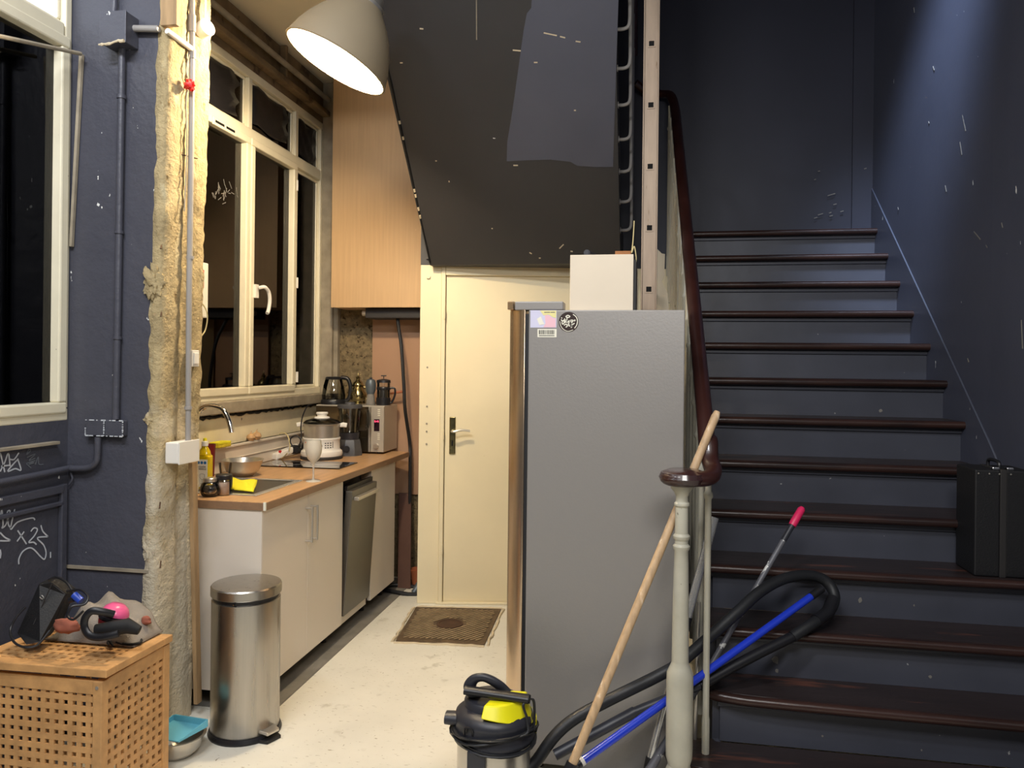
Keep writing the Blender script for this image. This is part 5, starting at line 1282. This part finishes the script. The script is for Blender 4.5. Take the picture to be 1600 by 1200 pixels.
MB().tube([pg + V((-.014, 0, .012)), pg + V((.014, 0, -.008))], .0125, 12).build('plug_body', 'blue_plug', pgr, smooth=35)
MB().tube([pg + V((-.03, 0, -.008)), pg + V((-.012, 0, -.002))], .010, 10).build('plug_neck', 'black_plastic', pgr, smooth=35)
# grey cloth heap
m = MB(); vs = []; fs = []; N = 22
cx0, cx1 = -2.12, -1.76
for i in range(N + 1):
    for k in range(N + 1):
        u, v = k / N, i / N
        x = cx0 + (cx1 - cx0) * u; y = 2.42 + .165 * v
        h = .118 * math.exp(-((u - .48) / .36) ** 4) * math.sin(min(1, v * 1.5 + .1) * 1.57) + .035 * math.exp(-((u - .9) / .12) ** 2)
        h += .013 * noise.noise(V((x * 16, y * 16, 1))) + .010 * math.sin(x * 55 + y * 40 + 3 * noise.noise(V((x * 8, y * 8, 2))))
        e = min(u, 1 - u, v * 1.0 + .0) * 8
        vs.append((x, y, LT + .004 + max(0, h) * min(1, e)))
for i in range(N):
    for k in range(N): fs.append((i * (N + 1) + k, i * (N + 1) + k + 1, (i + 1) * (N + 1) + k + 1, (i + 1) * (N + 1) + k))
cl = thing('grey_cloth', (-1.95, 2.5, LT), 'crumpled grey cloth with orange edging heaped on the hamper', 'cloth')
o = m.add(vs, fs).build('cloth_sheet', 'grey_cloth', cl, smooth=80)
s_ = o.modifiers.new('s', 'SOLIDIFY'); s_.thickness = .003
lump(at(98, 975, D=2.62) + V((0, .02, -.012)), .034, 21, sq=(1.3, .7, .8)).build('orange_fold', 'orange_cloth', cl, smooth=60)
lump(at(228, 968, D=2.80) + V((0, .0, -.004)), .016, 25, sq=(1.2, .8, 1)).build('orange_fold', 'orange_cloth', cl, smooth=60)
# ear defenders: pink cup, black band
ec = at(180, 958, D=2.66)
ed = thing('ear_defenders', V((ec.x, ec.y, LT)), 'pink ear defenders with black headband on the hamper', 'headphones')
EMx = Matrix.Rotation(math.radians(14), 3, 'Y') @ Matrix.Rotation(math.radians(-10), 3, 'X')
MB().lathe([(.001, .034), (.022, .032), (.038, .020), (.046, .004), (.047, -.004), (.040, -.006)], ec, n=28, M=EMx).build('upper_cup', 'hot_pink', ed, smooth=60)
MB().lathe([(.044, -.006), (.049, -.009), (.049, -.018), (.044, -.021)], ec, n=28, M=EMx).build('cushion', 'black_plastic', ed, smooth=40)
MB().lathe([(.042, -.021), (.046, -.026), (.042, -.042), (.028, -.050), (.001, -.052)], ec, n=28, M=EMx).build('lower_cup', 'dark_red', ed, smooth=60)
band = [at(x, y, D=d) for x, y, d in ((178, 960, 2.60), (160, 956, 2.58), (143, 955, 2.57), (133, 966, 2.57), (132, 980, 2.57), (139, 992, 2.565), (153, 996, 2.56), (170, 994, 2.555), (185, 990, 2.56))]
MB().tube(smooth_path(keep(band), 6), .009, 10, flat=1.4).build('headband', 'black_plastic', ed, smooth=True)
gl = [at(x, y, D=d) for x, y, d in ((150, 985, 2.60), (175, 982, 2.60), (200, 978, 2.62), (218, 985, 2.62))]
gl = keep(gl)
MB().tube(gl, [.016, .02, .02, .012], 10, flat=1.3).build('work_glove', 'black_matte', smooth=True, label='black work glove lying in front of the ear defenders', cat='glove')
m = MB()
for k in range(5):
    a_ = at(168 + k * 4, 1001 + (k % 2) * 2, Z=LT + .012); b_ = a_ + V((.028 + .004 * k, -.030 + .007 * k, -.004))
    m.tube([a_ + V((-.05, .012, .0)), a_, b_], [.006, .006, .003], 6)
m.build('connector_leads', 'black_plastic', smooth=True, label='bundle of short black connector leads at hamper front edge', cat='leads')
lead('webbing_strap', [at(x, y, Z=LT + .010) for x, y in ((186, 998), (210, 996), (220, 999), (219, 1004), (205, 1007), (192, 1006))], .005, 'black_matte', 'narrow black strap loop near the right edge of hamper')

# ================================================================== ELECTRICS ON THE WALLS
FY = 2.774
a = at(158, 20, Y=2.70); b = at(197, 66, Y=2.70)
jb_ = thing('junction_box', (a.x, FY, b.z), 'square blue-painted junction box high on the partition wall', 'junction box')
MB().box(a.x, b.x, 2.70, FY, b.z, a.z).build('housing', 'blue_paint', jb_, bevel=.003)
MB().box(a.x - .002, b.x + .002, 2.694, 2.70, b.z - .002, a.z + .002).build('cover', 'blue_paint', jb_, bevel=.002)
m = MB(); 
pts = [V((a.x + (b.x - a.x) * t, 2.688, b.z - .006 + .022 * max(0, t - .55) * 2 * (1 if t < .85 else .4) + random.uniform(-.003, .003))) for t in [i / 14 for i in range(15)]]
m.tube(pts, [.003 + .004 * random.random() for _ in pts], 6); m.build('peeling_paint', 'plaster_chip', jb_)
def pipe(name, pts, r, mt, label, clips=(), n=6):
    t = thing(name, pts[0], label, 'pipe')
    MB().tube(smooth_path(pts, n), r, 12).build('tube', mt, t, smooth=True)
    for c_ in clips:
        MB().tube([c_[0], c_[1]], r + .004, 12).build('clip', mt, t, smooth=35)
    return t
pa = at(191, 66, Y=2.755); pb_ = at(181, 655, Y=2.755)
def along(t): return pa + (pb_ - pa) * t
pipe('conduit_pipe', [V((pa.x, 2.755, pa.z)), along(.25), along(.5), along(.75), pb_], .0135, 'blue_paint', 'long blue conduit running down from upper junction box', [(along(.14), along(.15)), (along(.5), along(.508)), (along(.78), along(.788))])
pipe('conduit_pipe', [at(178, 20, Y=2.755), at(179, -10, Y=2.755), at(180, -160, Y=2.755)], .012, 'blue_paint', 'short blue conduit rising from the top of the junction box')
e0 = at(206, 45, Y=2.748); e1 = at(250, 45, Y=2.748); 
pipe('conduit_pipe', [V((b.x, 2.748, e0.z)), V((e0.x + .02, 2.748, e0.z)), V((e1.x - .005, 2.748, e1.z))], .013, 'conduit_grey', 'short grey conduit leaving the junction box towards the pillar')
# double socket box low on the wall with pipes
a = at(134, 656, Y=2.745); b = at(192, 682, Y=2.745)
sb = thing('socket_box', (a.x, FY, b.z), 'blue-painted double socket box with white chipped edges', 'socket')
hx = (a.x + b.x) / 2
MB().box(a.x, hx - .001, 2.745, FY, b.z, a.z).box(hx + .001, b.x, 2.745, FY, b.z, a.z).build('housing', 'blue_paint', sb, bevel=.004)
m = MB()
for (p, q) in ((V((a.x, 2.744, a.z)), V((b.x, 2.744, a.z))), (V((a.x, 2.744, b.z)), V((b.x, 2.744, b.z))), (V((hx, 2.744, a.z)), V((hx, 2.744, b.z))), (V((b.x, 2.744, a.z)), V((b.x, 2.744, b.z))), (V((a.x, 2.744, (a.z + b.z) / 2)), V((a.x, 2.744, b.z)))):
    k = 0.0
    while k < .95:
        l = random.uniform(.03, .14); m.ribbon([p + (q - p) * k, p + (q - p) * min(1, k + l)], random.uniform(.003, .006), (0, -1, 0), .002); k += l + random.uniform(.01, .10)
m.build('chipped_edges', 'marker_white', sb)
pts = [at(153, 683, Y=2.752), at(152, 710, Y=2.752), at(150, 722, Y=2.752), at(138, 731, Y=2.752), at(112, 732, Y=2.75)]
c_ = V((WX + .022, 2.74, at(100, 733, X=WX + .02).z)); pts += [c_, V((WX + .022, 2.45, c_.z - .006)), V((WX + .022, 1.5, c_.z - .01))]
pipe('conduit_pipe', pts, .0125, 'blue_paint', 'blue pipe running from the socket box along under the window')
lead('wall_cable', [at(x, y, Y=2.76) for x, y in ((109, 735), (113, 748), (108, 757))] , .004, 'blue_paint', 'short blue cable loop in the corner below the pipe')

# pillar conduit and fittings on the torn stone end
PX = -1.872
def px_(px, py, x=PX): return at(px, py, X=x)
pts = [px_(300, -160), px_(300, 20), px_(300, 75), px_(299, 200), px_(297, 350), px_(295, 500), px_(294, 690)]
pipe('conduit_pipe', pts, .0115, 'conduit_grey', 'grey plastic conduit running down the torn stone pillar', [(px_(300, 24), px_(300, 50)), (px_(300, 78), px_(300, 92)), (px_(297, 400), px_(297, 405)), (px_(294, 635), px_(294, 640))])
p0 = at(262, 50, Y=2.80); 
pipe('conduit_pipe', [px_(261, 48, -1.885), px_(280, 62, -1.875), px_(299, 76, -1.868)], .0115, 'white_plastic', 'short pale conduit crossing the stone pillar near the top')
wbx = thing('junction_box', px_(293, 705), 'small white plastic junction box on the stone pillar', 'junction box')
a = px_(279, 692, -1.85); b = px_(309, 719, -1.85)
MB().box(-1.91, -1.85, a.y, b.y, b.z, a.z).build('housing', 'white_plastic', wbx, bevel=.005)
MB().box(-1.85, -1.844, a.y - .003, b.y + .003, b.z - .003, a.z + .003).build('cover', 'white_plastic', wbx, bevel=.002)
q0, q1 = px_(298, 722, -1.895), px_(306, 1098, -1.905)
MB().prism([q0 + V((0, -.018, 0)), q0 + V((0, .018, 0)), q1 + V((0, .018, 0)), q1 + V((0, -.018, 0))], (.018, 0, 0)).build('wooden_trunking', 'timber', bevel=.002, label='narrow wooden strip below white box on the stone pillar', cat='wood strip')
rt = px_(297, 133, -1.852)
lump(rt, .019, 31, 10, amp=.9).build('red_tape', 'red_plastic', smooth=30, label='crumpled red tape stuck on the pillar conduit', cat='tape')
lead('thin_wire', [px_(x, y, -1.872) for x, y in ((296, 85), (291, 110), (295, 130), (291, 160), (292, 240), (288, 330))], .0025, 'dirty_timber', 'thin wire hanging loose beside the pillar conduit')
a = at(256, -40, Y=2.755); b = at(273, 42, Y=2.755)
MB().box(a.x + .0, b.x + .02, 2.735, 2.76, b.z, a.z + .1).build('timber_plank', 'timber', bevel=.002, label='short stub of orange timber at top of the pillar', cat='plank')
rs = at(320, 46, X=-1.86)
rb = thing('ceiling_rose', rs, 'round white cable fitting hanging at the top of the pillar', 'cable fitting')
MB().cyl(rs + V((-.03, .01, -.005)), rs + V((.02, -.01, .005)), .034, .036, n=20).build('housing', 'white_plastic', rb, smooth=35)
MB().tube([rs + V((0, 0, .03)), rs + V((.003, 0, .25))], .005, 8).build('stem', 'white_plastic', rb, smooth=True)
sw_ = at(304, 560, X=-1.885)
sw_o = thing('wall_switch', sw_, 'small white light switch on the edge of the stone pillar', 'switch')
MB().box(-1.91, -1.882, sw_.y - .022, sw_.y + .03, sw_.z - .035, sw_.z + .035).build('housing', 'white_plastic', sw_o, bevel=.003)
MB().box(-1.8825, -1.877, sw_.y - .014, sw_.y + .022, sw_.z - .024, sw_.z + .024).build('rocker', 'white_plastic', sw_o, bevel=.002)
a = at(312, 412, Y=3.16); b = at(325, 497, Y=3.16)
fa = thing('alarm_box', (b.x, 3.1, b.z), 'white fire alarm box with red corner behind the stone pillar', 'alarm box')
MB().box(a.x - .12, b.x, 3.11, 3.16, b.z, a.z).build('housing', 'fire_white', fa, bevel=.004)
ra = at(313, 422, Y=3.11); rb2 = at(318.5, 450, Y=3.11)
MB().box(ra.x - .08, rb2.x, 3.107, 3.1105, rb2.z, ra.z).build('red_label', 'red_plastic', fa)
lead('alarm_wire', [at(x, y, D=d) for x, y, d in ((299, 445, 3.26), (306, 462, 3.30), (320, 480, 3.36), (324, 495, 3.38), (321, 515, 3.38), (314, 526, 3.36))], .0028, 'cable_cream', 'thin cream wire looping below the alarm box')
# nails in the stone
for px, py in ((252, 385), (252, 490), (250, 788), (251, 880), (290, 243)):
    p = at(px, py, Y=2.76) if px < 280 else at(px, py, X=-1.885)
    d_ = V((.012, -.02, -.012)) if px < 280 else V((.02, .05, .0))
    MB().tube([p - d_ * .5, p + d_ * 1.0], .0025, 6).lathe([(.001, 0), (.005, .0005), (.001, .001)], p + d_, n=8).build('nail', 'rust', label='bent rusty nail in the pillar, ' + {385: 'high up above the plaster lump', 490: 'just below the plaster lump', 788: 'level with the worktop', 880: 'lowest of all', 243: 'lying across the grey conduit'}[py], cat='nail', group='nails in the stone pillar')
